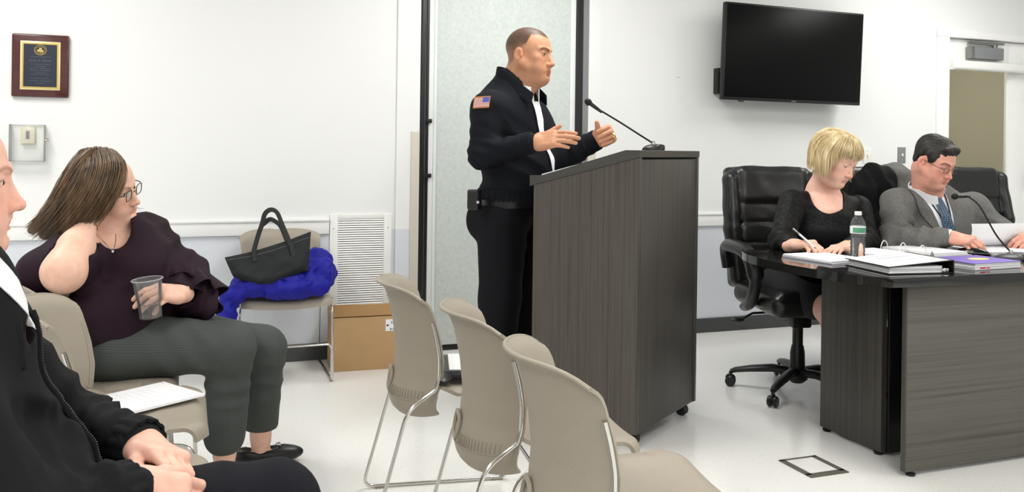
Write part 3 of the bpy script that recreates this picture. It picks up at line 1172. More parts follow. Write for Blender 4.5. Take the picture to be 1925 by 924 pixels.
def make_exec(label, loc, rotz):
    t = thing('executive_chair', label, 'office chair', loc, rotz, 'executive chairs behind the table')
    s = exec_back()
    V, Q = s.mesh(.009)
    obj_b = link('backrest', np_mesh('backrest', relax(V, Q, 1), Q), 'leather', t, angle=180)
    s = SDF()
    s.rbox((.02, 0, .475), (.26, .255, .055), .05)
    s.rbox((.03, 0, .515), (.235, .22, .03), .03, k=.01)
    s.disp(wob(30, .003, 5))
    V, Q = s.mesh(.011)
    link('seat', np_mesh('seat', V, Q), 'leather', t, angle=180)
    for sd in (-1, 1):
        bm = B()
        pts = smooth_path([(-.24, sd * .275, .60), (-.21, sd * .30, .70), (-.10, sd * .315, .725), (.08, sd * .315, .715), (.165, sd * .31, .66), (.16, sd * .30, .57), (.08, sd * .285, .47), (-.02, sd * .27, .43)], 5)
        n = len(pts)
        rs = [.034 if 8 < i < 24 else .024 for i in range(n)]
        tube(bm, pts, rs, 12, flat=1.25, flat_dir=(0, 1, 0))
        obj('armrest', bm, 'leather', t)
    bm = B(); box(bm, -.12, .12, -.1, .1, .395, .425, .01); box(bm, -.05, .05, -.05, .05, .33, .40, .01); box(bm, -.26, -.1, -.05, .05, .405, .425, .006); obj('tilt_mechanism', bm, 'black_plastic', t)
    bm = B(); tube(bm, [(-.04, .04, .40), (.0, -.24, 0.40), (.0, -.30, .37)], .006, 8); bmesh.ops.create_uvsphere(bm, u_segments=12, v_segments=8, radius=1, matrix=T(0, -.32, .368) @ Matrix.Diagonal((.018, .04, .012, 1))); obj('lever', bm, 'black_plastic', t)
    bm = B(); lathe(bm, [(.034, .07), (.038, .1), (.036, .20), (.03, .235), (.026, .24), (.026, .34), (.03, .345)], 20); obj('gas_column', bm, 'black_plastic', t)
    bm = B(); lathe(bm, [(.03, .052), (.05, .07), (.055, .11), (.04, .13)], 20); hub = obj('base_hub', bm, 'black_plastic', t)
    for i in range(5):
        a = math.radians(STAR0 + i * 72)
        M = RZ(a)
        bm = B()
        pts = [M @ Vector(p) for p in ((.03, 0, .105), (.12, 0, .112), (.22, 0, .10), (.30, 0, .085), (.325, 0, .075))]
        tube(bm, pts, [.030, .028, .024, .019, .014], 10, flat=.75, flat_dir=(0, 0, 1))
        arm = obj('base_arm', bm, 'black_plastic', t)
        bm = B()
        for q in (-.014, .014):
            lathe(bm, [(.006, -.009), (.022, -.009), (.026, -.005), (.026, .005), (.022, .009), (.006, .009)], 18, M @ T(.325, q, .027) @ RX(math.pi / 2))
        tube(bm, [M @ Vector((.325, 0, .03)), M @ Vector((.325, 0, .075))], .009, 8)
        bmesh.ops.create_uvsphere(bm, u_segments=12, v_segments=8, radius=1, matrix=M @ T(.325, 0, .042) @ Matrix.Diagonal((.026, .012, .022, 1)))
        obj('caster', bm, 'black_plastic', arm)
    return t
STAR0 = 98
ex = make_exec('black leather executive chair under the blonde woman', (2.89, 3.61, 0), math.radians(-102))
dup(ex, (3.63, 3.74, 0), math.radians(-94), 'black leather executive chair under the man in the grey suit, coats over its back')
dup(ex, (4.52, 3.80, 0), math.radians(-100), 'empty black leather executive chair at the right picture edge')
# ------------------------------------------------------------------ lectern on casters
ANG = math.radians(-54.7)
LX, LY = (1.707 + 2.207) / 2 - .25 * math.cos(ANG), (3.11 + 3.463) / 2 - .25 * math.sin(ANG)
le = thing('lectern', 'dark grey wood-grain lectern on casters with a sloped top', 'lectern', (LX, LY, 0), ANG)
W2, D2 = .306, .25
def side_poly(y0, y1, name, m):
    bm = B()
    pts = [(-D2, .06), (D2, .06), (D2, 1.172), (-D2, 1.045)]
    a = [bm.verts.new((p[0], y0, p[1])) for p in pts]
    b_ = [bm.verts.new((p[0], y1, p[1])) for p in pts]
    bm.faces.new(a); bm.faces.new(b_[::-1])
    for i in range(4):
        bm.faces.new((a[i], b_[i], b_[(i + 1) % 4], a[(i + 1) % 4]))
    return obj(name, bm, m, le)
side_poly(-W2, -W2 + .022, 'side_panel', 'grey_wood_v')
side_poly(W2 - .022, W2, 'side_panel', 'grey_wood_v')
bm = B(); box(bm, D2 - .03, D2 - .002, -W2 + .022, W2 - .022, .06, 1.163, .001); obj('front_panel', bm, 'grey_wood_dark', le)
for y_ in (-W2 + .0105, W2 - .0105):
    bm = B(); box(bm, D2 - .002, D2 + .002, y_ - .0105, y_ + .0105, .06, 1.172, .0008); obj('edge_band', bm, 'wood_edge', le)
bm = B(); box(bm, -D2 + .02, D2 - .03, -W2 + .022, W2 - .022, .06, .082); obj('shelf', bm, 'grey_wood_dark', le)
bm = B(); box(bm, -D2 + .05, D2 - .03, -W2 + .022, W2 - .022, .62, .64); obj('shelf', bm, 'grey_wood_dark', le)
sl = math.atan2(.127, .5)
bm = B()
vsx = [(-D2 - .008, 1.0435), (D2 + .003, 1.1725), (D2 + .003, 1.2), (D2 - .06, 1.2), (-D2 - .008, 1.0735)]
for k_ in (0,):
    a = [bm.verts.new((p[0], -W2 - .004, p[1])) for p in vsx]
    b_ = [bm.verts.new((p[0], W2 + .004, p[1])) for p in vsx]
    bm.faces.new(a); bm.faces.new(b_[::-1])
    for i in range(5):
        bm.faces.new((a[i], b_[i], b_[(i + 1) % 5], a[(i + 1) % 5]))
obj('sloped_top', bm, 'wood_edge', le, smooth=False)
bm = B(); box(bm, -D2 - .02, -D2 - .008, -W2 - .004, W2 + .004, 1.04, 1.085, .002); obj('paper_stop', bm, 'wood_edge', le)
for (cx_, cy_) in ((-.2, -.25), (.2, -.25), (-.2, .25), (.2, .25)):
    bm = B()
    tube(bm, [(cx_, cy_, .06), (cx_, cy_, .035)], .012, 10)
    for q in (-.012, .012):
        lathe(bm, [(.006, -.008), (.02, -.008), (.0245, -.004), (.0245, .004), (.02, .008), (.006, .008)], 18, T(cx_ + .01, cy_ + q, .025) @ RX(math.pi / 2))
    bmesh.ops.create_uvsphere(bm, u_segments=12, v_segments=8, radius=1, matrix=T(cx_ + .006, cy_, .038) @ Matrix.Diagonal((.026, .02, .018, 1)))
    obj('caster', bm, 'black_plastic', le)
mat('paper', (240, 240, 242), 0.7)
pp = thing('speech_paper', 'white sheets lying on the sloped lectern top', 'paper', (LX, LY, 0), ANG)
bm = B()
Mp = T(-.12, -.13, 1.112 + .001) @ RY(-sl)
box(bm, -.11, .11, -.15, .15, 0, .006, .001, Mp); obj('sheet', bm, 'paper', pp)
# gooseneck microphone
def goose(name, label, loc, pts, head_dir, rotz=0, base=(.05, .035)):
    g = thing(name, label, 'microphone', loc, rotz)
    bm = B()
    s = base
    sd = SDF()
    sd.ell((0, 0, .0), (s[0], s[1], .026), k=.004)
    sd.rbox((s[0] * .55, 0, .012), (s[0] * .35, s[1] * .8, .014), .01, k=.01)
    sd.plane((0, 0, 0.0005), (0, 0, -1), k=.001)
    V, Q = sd.mesh(.004)
    link('mic_base', np_mesh('mic_base', V, Q), 'black_plastic', g, angle=180)
    bm = B(); lathe(bm, [(.009, .015), (.009, .036), (.006, .04)], 12); obj('socket', bm, 'brushed', g)
    bm = B(); P_ = smooth_path(pts, 8); tube(bm, P_, .0038, 8); obj('gooseneck', bm, 'black_matte', g)
    e = Vector(pts[-1]); dr = Vector(head_dir).normalized()
    bm = B()
    tube(bm, [e - dr * .03, e, e + dr * .03, e + dr * .034], [.0055, .0075, .0085, .0085], 12)
    hd = obj('mic_capsule', bm, 'black_plastic', g)
    bm = B(); tube(bm, [e + dr * t_ for t_ in (.030, .034, .042, .052, .058, .060)], [.008, .0125, .0145, .0125, .007, .002], 14); obj('windscreen', bm, 'black_matte', hd)
    return g

mh = Vector((1.5913, 3.2698, 1.3714))
mb = Vector((LX, LY, 1.2)) + Vector((math.cos(ANG), math.sin(ANG), 0)) * .215 + Vector((-math.sin(ANG), math.cos(ANG), 0)) * (-.105)
v_ = mh - mb
goose('gooseneck_microphone', 'black gooseneck microphone standing on the lectern', mb, [(0, 0, .03), tuple(v_ * .25 + Vector((0, 0, .023))), tuple(v_ * .6 + Vector((0, 0, .014))), tuple(v_)], v_ * 1.0)

# ------------------------------------------------------------------ conference table
tb = thing('conference_table', 'grey wood-grain conference table with a glossy black top', 'table', (3.55, 2.94, 0))
def arc_pts():
    left = [(2.40, 2.478), (2.335, 2.60), (2.297, 2.74), (2.275, 2.94), (2.297, 3.14), (2.335, 3.28), (2.40, 3.40)]
    l = [(p.x, p.y) for p in smooth_path([(a, b_, 0) for a, b_ in left], 5)]
    r = [(2 * 3.55 - a, b_) for a, b_ in l][::-1]
    near = [(a, 2.478 - .012 * math.sin((a - 2.4) / 2.3 * math.pi)) for a in np.linspace(4.5, 2.6, 8)]
    far = [(a, 3.40 + .012 * math.sin((a - 2.4) / 2.3 * math.pi)) for a in np.linspace(2.6, 4.5, 8)]
    return [(a - 3.55, b_ - 2.94) for a, b_ in l + far + r + near]
bm = B(); prism(bm, arc_pts(), .716, .75, bevel=.003); obj('table_top', bm, 'table_top', tb, angle=30)
def tbox(name, a, b_, y0, y1, z0, z1, m, bev=.001):
    bm = B(); box(bm, a - 3.55, b_ - 3.55, y0 - 2.94, y1 - 2.94, z0, z1, bev); return obj(name, bm, m, tb)
tbox('front_panel', 2.525, 4.575, 2.535, 2.558, .018, .716, 'grey_wood_h')
tbox('panel_edge', 2.521, 2.525, 2.535, 2.558, .018, .716, 'wood_edge')
tbox('end_panel', 2.605, 2.63, 2.745, 3.10, .014, .716, 'grey_wood_dark')
tbox('end_panel', 4.47, 4.495, 2.745, 3.10, .014, .716, 'grey_wood_dark')
tbox('inner_panel', 2.63, 4.47, 2.73, 2.745, .014, .716, 'table_dark')
for x_, y_ in ((2.56, 2.547), (4.54, 2.547), (2.618, 2.77), (2.618, 3.07), (4.483, 2.77), (4.483, 3.07)):
    bm = B(); lathe(bm, [(.017, 0), (.019, .009), (.01, .012), (.008, .02)], 14, T(x_ - 3.55, y_ - 2.94, 0)); obj('foot', bm, 'black_plastic', tb)

# ------------------------------------------------------------------ papers and desk items
mat('lilac_pad', (214, 208, 232), 0.7)
mat('paper_grey', (198, 198, 200), 0.7)
mat('purple', (120, 98, 188), 0.55)
mat('yellow_note', (235, 214, 130), 0.7)
mat('red_mark', (200, 50, 70), 0.6)
mat('print_ink', (150, 150, 156), 0.7)
mat('binder_black', (20, 20, 21), 0.4)
mat('clear_film', (.95, .96, .97), 0.12, trans=.9, ior=1.2)
def sheets(t, name, cx_, cy_, w, h, z0, n, th, rot, m='paper', jit=.004, child=None):
    last = None
    for i in range(n):
        bm = B()
        a = rot + random.uniform(-jit, jit) * 4
        M = T(cx_ + random.uniform(-jit, jit), cy_ + random.uniform(-jit, jit), z0 + i * th) @ RZ(a)
        box(bm, -w / 2, w / 2, -h / 2, h / 2, 0, th * .92, 0, M)
        last = obj(name, bm, m, t, smooth=False)
    return last
Z = .7505
t = thing('notepad', 'white writing pad under the blonde woman\'s hands', 'notepad', (2.545, 3.01, Z), math.radians(-83))
sheets(t, 'cover', 0, 0, .27, .215, 0, 1, .002, 0, 'lilac_pad', 0)
sheets(t, 'page', 0, 0, .268, .213, .0021, 5, .0022, 0, 'paper', .002)
# open ring binder
t = thing('open_ring_binder', 'open white ring binder lying flat between bottle and purple folder', 'binder', (3.045, 3.09, Z), math.radians(-86))
bm = B(); box(bm, -.15, .15, -.26, .26, 0, .003, .001); obj('binder_cover', bm, 'paper_grey', t)
sheets(t, 'page', .0, .135, .28, .215, .0032, 5, .0026, 0, 'paper', .003)
sheets(t, 'page', .0, -.135, .28, .215, .0032, 4, .0024, 0, 'paper', .003)
bm = B(); box(bm, -.14, .14, -.014, .014, .003, .0075, .001); obj('ring_plate', bm, 'chrome', t)
for q in (-.105, 0, .105):
    bm = B(); tube(bm, [(q, .022 * math.cos(a), .006 + .042 * math.sin(a)) for a in np.linspace(-.1, math.pi + .1, 18)], .0022, 8); obj('ring', bm, 'white_plastic', t)
bm = B(); tube(bm, [(.155, 0, .006), (.155, 0, .012), (.155, 0, .022), (.155, 0, .026)], [.008, .0075, .004, .0025], 10); obj('release_tab', bm, 'grey_metal', t)
# closed black view binder on the table corner
t = thing('closed_binder', 'thick black binder with a white cover sheet on the table corner', 'binder', (2.605, 2.665, Z), math.radians(-7))
bm = B(); box(bm, -.135, .15, -.125, .145, 0, .003, .001); obj('bottom_cover', bm, 'binder_black', t)
bm = B(); box(bm, .143, .149, -.125, .145, .003, .051, .001); sp = obj('spine', bm, 'binder_black', t)
bm = B(); tube(bm, [(.1495, -.03 + .011 * math.cos(a), .026 + .011 * math.sin(a)) for a in np.linspace(0, 2 * math.pi, 16, endpoint=False)], .0012, 6, closed=True); obj('finger_ring', bm, 'chrome', sp)
Mtop = T(.147, 0, .0505) @ RY(math.radians(-4.6))
bm = B(); box(bm, -.285, 0, -.125, .145, -.002, .001, .0005, Mtop); tcv = obj('top_cover', bm, 'binder_black', t)
bm = B(); box(bm, -.28, -.02, -.12, .14, .0012, .0022, 0, Mtop); obj('cover_sheet', bm, 'paper', tcv)
bm = B()
for i, (w_, yy) in enumerate([(.12, .10), (.09, .09), (.14, .06), (.14, .05), (.14, .04), (.13, .03), (.14, -.02), (.1, -.03)]):
    box(bm, -.14 - w_ / 2, -.14 + w_ / 2, yy - .0015, yy + .0015, .0022, .0026, 0, Mtop)
tag(obj('printed_lines', bm, 'print_ink', tcv, smooth=False), kind='stuff')
for i in range(6):
    z_ = .004 + i * .0042
    bm = B(); box(bm, -.13 + random.uniform(0, .006), .10, -.115 + random.uniform(-.003, .003), .135, z_, z_ + .0039, 0); obj('page_block', bm, 'paper' if i % 2 == 0 else 'paper_grey', t, smooth=False)
bm = B(); box(bm, .1, .13, -.12, -.1, .004, .02, .003); obj('ring_plate', bm, 'chrome', t)
# purple folder
t = thing('purple_folder', 'purple folder with a yellow note on a bundle of papers', 'folder', (3.02, 2.665, Z), math.radians(4))
for i in range(6):
    z_ = .0005 + i * .0042
    bm = B(); box(bm, -.145 + random.uniform(-.004, .004), .118 + random.uniform(-.004, .004), -.095, .105, z_, z_ + .0039, 0); obj('page_block', bm, 'paper' if i % 2 else 'paper_grey', t, smooth=False)
def roll(u, v):
    a = -math.pi / 2 + math.pi * u
    return (.118 + .018 * math.cos(a), -.095 + .2 * v, .0138 + .0135 * math.sin(a))
bm = B(); shell(bm, roll, 10, 3, .001); obj('folded_edge', bm, 'clear_film', t)
bm = B(); box(bm, -.15, .122, -.098, .108, .0262, .0278, .0004); cv = obj('folder_cover', bm, 'purple', t)
bm = B(); prism(bm, [(.005 + .05 * math.cos(a), .005 + .03 * math.sin(a)) for a in np.linspace(0, 2 * math.pi, 20, endpoint=False)], .0279, .0286); obj('sticky_note', bm, 'yellow_note', cv)
bm = B(); box(bm, -.115, -.085, -.0958, -.0945, .006, .0115); box(bm, -.08, -.06, -.0958, -.0945, .006, .010); obj('red_stamp', bm, 'red_mark', t)
# loose papers in front of the man in the suit
t = thing('loose_papers', 'stack of white pages read by the man in the suit', 'papers', (3.62, 3.05, Z), math.radians(-5))
sheets(t, 'page', 0, 0, .40, .26, 0, 6, .0022, 0, 'paper', .006)
def curl(u, v):
    a = u * 1.9
    return (-.17 + .33 * v, .11 - .10 * math.sin(a) * .9, .0145 + .085 * (1 - math.cos(a)) )
bm = B(); shell(bm, curl, 12, 6, .0008); obj('turned_page', bm, 'paper', t)
# black mouse-like device
t = thing('reading_glasses_case', 'small black case lying beside the loose pages', 'case', (3.365, 3.0, Z), math.radians(-70))
sd = SDF(); sd.ell((0, 0, .0), (.075, .034, .03), k=.005); sd.plane((0, 0, .0005), (0, 0, -1), .001)
V_, Q_ = sd.mesh(.004); link('case_body', np_mesh('case_body', V_, Q_), 'black_gloss', t, angle=180)
bm = B(); tube(bm, [(.0745 * math.cos(a), .0338 * math.sin(a), .008) for a in np.linspace(0, 2 * math.pi, 30, endpoint=False)], .0012, 6, closed=True); obj('seam', bm, 'brushed', t)
# table microphone
mh2 = Vector((3.3990, 3.0850, 1.0058)); mb2 = Vector((3.36, 2.80, .75))
v2 = mh2 - mb2
gm = goose('table_microphone', 'black gooseneck microphone curving towards the man in the suit', mb2, [(0, 0, .03), tuple(v2 * .3 + Vector((0, 0, .02))), tuple(v2 * .65 + Vector((0, 0, .05))), tuple(v2 * .9 + Vector((0, 0, .025))), tuple(v2)], Vector((-.10, .03, .0)), base=(.09, .06))
# water bottle
thin_mat('pet', (.97, .98, .98), .22, .06, .05)
mat('water', (.99, 1, 1), 0.0, trans=1.0, ior=1.33)
mat('label_white', (236, 238, 238), 0.5)
mat('label_green', (92, 156, 122), 0.5)
t = thing('water_bottle', 'clear plastic water bottle with green and white label', 'bottle', (2.735, 3.03, Z))
bm = B()
prof = [(.026, .0), (.031, .004)]
for i in range(5):
    z_ = .012 + i * .016
    prof += [(.0315, z_), (.0285, z_ + .008)]
prof += [(.031, .095), (.032, .10), (.032, .135), (.031, .145), (.026, .160), (.018, .172), (.0135, .178), (.0135, .182)]
lathe(bm, prof, 28); obj('bottle_body', bm, 'pet', t, angle=60)
bm = B(); lathe(bm, [(.0322, .104), (.0325, .106), (.0325, .134), (.0322, .136)], 28, cap=False); lb = obj('label_band', bm, 'label_white', t)
bm = B(); shell(bm, lambda u, v: (.0329 * math.cos(math.radians(-170 + u * 120)), .0329 * math.sin(math.radians(-170 + u * 120)), .108 + .022 * v), 16, 2, .0004); obj('label_print', bm, 'label_green', lb)
bm = B(); shell(bm, lambda u, v: (.0331 * math.cos(math.radians(-75 + u * 20)), .0331 * math.sin(math.radians(-75 + u * 20)), .107 + .003 * v), 4, 1, .0004); obj('label_stripe', bm, 'red_mark', lb)
bm = B(); lathe(bm, [(.024, .003), (.0285, .012), (.0275, .085), (.0275, .086)], 24); obj('water', bm, 'water', t)
bm = B(); lathe(bm, [(.0145, .182), (.0148, .184), (.0148, .196), (.0135, .198)], 20); obj('cap', bm, 'white_plastic', t)

# ------------------------------------------------------------------ carton
mat('cardboard', (184, 150, 107), 0.8, vary=.06, vary_scale=5)
mat('cardboard_in', (160, 124, 82), 0.85)
t = thing('cardboard_carton', 'open brown cardboard carton with a shipping label', 'carton', (.945, 4.80, 0), math.radians(-3))
w_, d_, h_ = .19, .115, .285
for nm, args in (('front_wall', (-w_, w_, -d_, -d_ + .005, 0, h_)), ('back_wall', (-w_, w_, d_ - .005, d_, 0, h_ + .03)), ('side_wall', (-w_, -w_ + .005, -d_ + .005, d_ - .005, 0, h_ + .012)), ('side_wall', (w_ - .005, w_, -d_ + .005, d_ - .005, 0, h_)), ('bottom', (-w_ + .005, w_ - .005, -d_ + .005, d_ - .005, 0, .006))):
    bm = B(); box(bm, *args, .0015); obj(nm, bm, 'cardboard', t)
bm = B(); box(bm, -w_ + .008, w_ - .008, 0, .10, -.002, .002, 0, T(0, -d_ + .008, h_ - .004) @ RX(math.radians(-62))); obj('flap', bm, 'cardboard_in', t)
bm = B(); box(bm, -w_ + .008, w_ - .008, -.1, 0, -.002, .002, 0, T(0, d_ - .008, h_ + .022) @ RX(math.radians(25))); obj('flap', bm, 'cardboard_in', t)
bm = B(); box(bm, .095, .185, -d_ - .001, -d_, .205, .268, 0); lb = obj('shipping_label', bm, 'paper', t)
bm = B()
for i in range(11):
    box(bm, .125 + i * .005, .125 + i * .005 + random.choice((.0015, .003)), -d_ - .0016, -d_ - .001, .243, .258, 0)
for i in range(9):
    box(bm, .12 + i * .006, .12 + i * .006 + random.choice((.002, .004)), -d_ - .0016, -d_ - .001, .209, .22, 0)
box(bm, .10, .112, -d_ - .0016, -d_ - .001, .232, .24, 0)
tag(obj('barcode', bm, 'black_matte', lb, smooth=False), kind='stuff')
bm = B(); box(bm, .165, .172, -d_ - .001, -d_ + .001, .15, .153, 0); obj('puncture', bm, 'black_matte', t)

# ------------------------------------------------------------------ blue jacket and tote bag on the wall chair
mat('royal_blue', (24, 24, 136), 0.6, spec=.25, bump=.3, bump_scale=40)
mat('tote_fabric', (38, 40, 41), 0.75, spec=.2, vary=.12, vary_scale=14, bump=.5, bump_scale=300)
mat('tote_strap', (24, 25, 26), 0.7)
t = thing('blue_jacket', 'crumpled royal blue nylon jacket on the wall chair', 'jacket', (.48, 4.59, .445))
sd = SDF()
for c, r in (((-.05, .03, .06), (.18, .13, .065)), ((.13, .02, .095), (.10, .12, .095)), ((.17, .05, .15), (.075, .07, .075)), ((-.15, -.03, .05), (.09, .12, .055)), ((.02, -.08, .05), (.17, .09, .055)), ((.2, -.04, .10), (.055, .08, .07)), ((-.245, -.09, .015), (.055, .07, .05)), ((-.27, -.13, -.04), (.04, .055, .055)), ((-.285, -.15, -.07), (.035, .05, .04))):
    sd.ell(c, r, k=.03)
sd.rbox((0, .0, .055), (.2, .13, .05), .04, k=.03)
sd.disp(ridge(42, .013, 21)); sd.disp(ridge(85, .008, 22)); sd.disp(ridge(170, .004, 24))
V_, Q_ = sd.mesh(.005); V_[:, 2] = np.where((V_[:, 0] > -.215) & (V_[:, 1] > -.13), np.maximum(V_[:, 2], .014), V_[:, 2])
link('jacket_body', np_mesh('jacket_body', V_, Q_), 'royal_blue', t, angle=180)
bm = B()
tube(bm, smooth_path([(-.16, -.12, .10), (-.1, -.135, .115), (-.02, -.15, .1), (.03, -.145, .065)], 5), .008, 8, flat=.5); obj('hem_seam', bm, 'royal_blue', t)

t = thing('tote_bag', 'black zip tote bag with long handles on the blue jacket', 'bag', (.455, 4.49, .642))
nrm = np.array([0, -.93, .36]); nrm /= np.linalg.norm(nrm)
bx_, bz_ = np.array([1., 0, 0]), np.array([0, .36, .93])
def bq(a, b_): return bx_ * a + bz_ * b_
cr1, cr2 = ridge(55, .012, 31), ridge(130, .005, 35)
def bag_pt(u, v, sgn):
    """u along the bag, v from the zip edge to the bottom, sgn front/back"""
    top = bq(-.26, .005) * (1 - u) + bq(.155, .128) * u
    bot = bq(-.222, -.085) * (1 - u) + bq(.135, -.07) * u
    p = top * (1 - v) + bot * v - bz_ * .055 * v * math.sin(math.pi * min(u * 1.1, 1)) - bz_ * .012 * math.sin(math.pi * u) * (1 - v)
    edge = (1 - abs(2 * u - 1) ** 5) * (1 - max(0, v - .8) ** 2 * 25)
    th_ = .004 + .038 * edge * v ** .6
    w = float(cr1(*p) + cr2(*p)) * (.3 + .7 * v)
    return p + nrm * (sgn * th_ + w)
bm = B()
for sg in (1, -1):
    shell(bm, lambda u, v, sg=sg: tuple(bag_pt(u, v, sg)), 44, 22, .0025)
obj('bag_body', bm, 'tote_fabric', t, angle=80)
bm = B(); tube(bm, [Vector(bag_pt(u, .13, 1) + nrm * .001) for u in np.linspace(.01, .99, 30)], .0016, 6); obj('stitching', bm, mat('tote_stitch', (84, 88, 90), .7), t)
bm = B(); tube(bm, [Vector((bag_pt(u, 0, 1) + bag_pt(u, 0, -1)) / 2) for u in np.linspace(0, 1, 30)], .0045, 8); obj('zip_rim', bm, 'tote_strap', t)
for off, dz in ((.0, 0.0), (-.05, -.035)):
    st = [bq(-.120, -.02), bq(-.125, .03), bq(-.108, .10), bq(-.085, .17), bq(-.070, .222 + dz), bq(-.042, .243 + dz), bq(-.012, .228 + dz), bq(.012, .165), bq(.036, .10), bq(.056, .045), bq(.062, .0)]
    st = [p + nrm * (.024 + off * (1 if 0 < k_ < 10 else .6)) for k_, p in enumerate(st)]
    bm = B(); tube(bm, smooth_path([tuple(p) for p in st], 5), .0125, 10, flat=.14, flat_dir=tuple(nrm + bx_ * .3)); obj('strap', bm, 'tote_strap', t)

# ------------------------------------------------------------------ things left on the front-row seats and the second row, plus a dark gap strip
t = thing('leather_portfolio', 'black portfolio with white papers on the far front-row chair', 'portfolio', (.94, 2.76, .462), math.radians(-15))
bm = B(); box(bm, -.15, .15, -.12, .12, 0, .028, .01, seg=3); obj('portfolio_case', bm, mat('portfolio_leather', (38, 38, 40), .35, bump=.3, bump_scale=90), t)
bm = B(); box(bm, -.115, .14, -.105, .11, .0285, .032, .0005); obj('paper_sheet', bm, 'paper', t)
bm = B(); box(bm, -.12, .12, -.119, -.116, .012, .014); obj('zip', bm, 'brushed', t)
o = thing('glasses_pouch', 'small glossy black pouch on the far front-row seat beside the portfolio', 'pouch', (.775, 2.665, .462), math.radians(70))
sd = SDF(); sd.ell((0, 0, .010), (.065, .028, .017), k=.005); sd.plane((0, 0, .0005), (0, 0, -1), .001); V_, Q_ = sd.mesh(.004); link('pouch_body', np_mesh('pouch_body', V_, Q_), 'black_plastic', o, angle=180)
bm = B(); tube(bm, [(.063 * math.cos(a), .0275 * math.sin(a), .014) for a in np.linspace(0, 2 * math.pi, 28, endpoint=False)], .0012, 6, closed=True); obj('seam', bm, 'black_matte', o)
t = thing('dark_gap_strip', 'dark strip standing for the shaded gap at the middle front-row seat', 'dark strip', (.965, 2.43, .462), math.radians(4))  # black strip stands in for the shaded gap below the next seat's edge
bm = B(); box(bm, -.12, .12, -.035, .035, 0, .003, .001); obj('gap_strip_cover', bm, 'binder_black', t)
bm = B(); box(bm, -.117, .117, -.033, .033, .003, .011, .0005); obj('page_block', bm, 'paper_grey', t)  # inner layer of the gap strip
bm = B(); box(bm, -.12, .12, -.035, .035, .011, .014, .001); obj('gap_strip_cover', bm, 'binder_black', t)
t = thing('stapled_papers', 'white stapled pages with a printed table on the beige seat', 'papers', (-.10, 2.78, .447), math.radians(33))
sheets(t, 'page', 0, 0, .26, .215, 0.006, 4, .0016, 0, 'paper', .002)
bm = B()
for i in range(13):
    box(bm, -.09, .05, -.085 + i * .013, -.0845 + i * .013, .0126, .0128, 0)
for j in range(7):
    box(bm, -.09 + j * .0232, -.0895 + j * .0232, -.085, .071, .0126, .0128, 0)
tag(obj('printed_table', bm, mat('print_faint', (222, 220, 226), .7), t, smooth=False), kind='stuff')
bm = B(); tube(bm, [(.118, .09, .0126), (.118, .102, .0126)], .0006, 6); obj('staple', bm, 'chrome', t)

# ------------------------------------------------------------------ people: shared builders
def skin_mat(name, col, sss=.12):
    return mat(name, col, 0.48, spec=.35, sss=sss, vary=.07, vary_scale=45, bump=.12, bump_scale=500, attr='Col')
mat('eye_white', (232, 226, 220), .15)
mat('iris_dark', (52, 40, 32), .1)
mat('cloth_navy', (22, 25, 33), .8, bump=.35, bump_scale=420, sheen=.15)

class Loc:
    """a local frame (left, forward, up) with scale, writing into an SDF"""
    def __init__(self, s, O, R, k=1.0):
        self.s, self.O, self.R, self.k = s, _v(O), _v(R), k
    def w(self, p): return self.O + self.R @ (_v(p) * self.k)
    def ell(self, c, r, k=.01, sub=False, rot=None):
        R = self.R if rot is None else self.R @ _v(rot)
        self.s.ell(self.w(c), _v(r) * self.k, R, k * self.k, sub)
    def cap(self, a, b_, ra, rb=None, k=.01, sub=False):
        self.s.cap(self.w(a), self.w(b_), ra * self.k, (ra if rb is None else rb) * self.k, k * self.k, sub)
    def inv(self, V): return ((V - self.O) @ self.R) / self.k

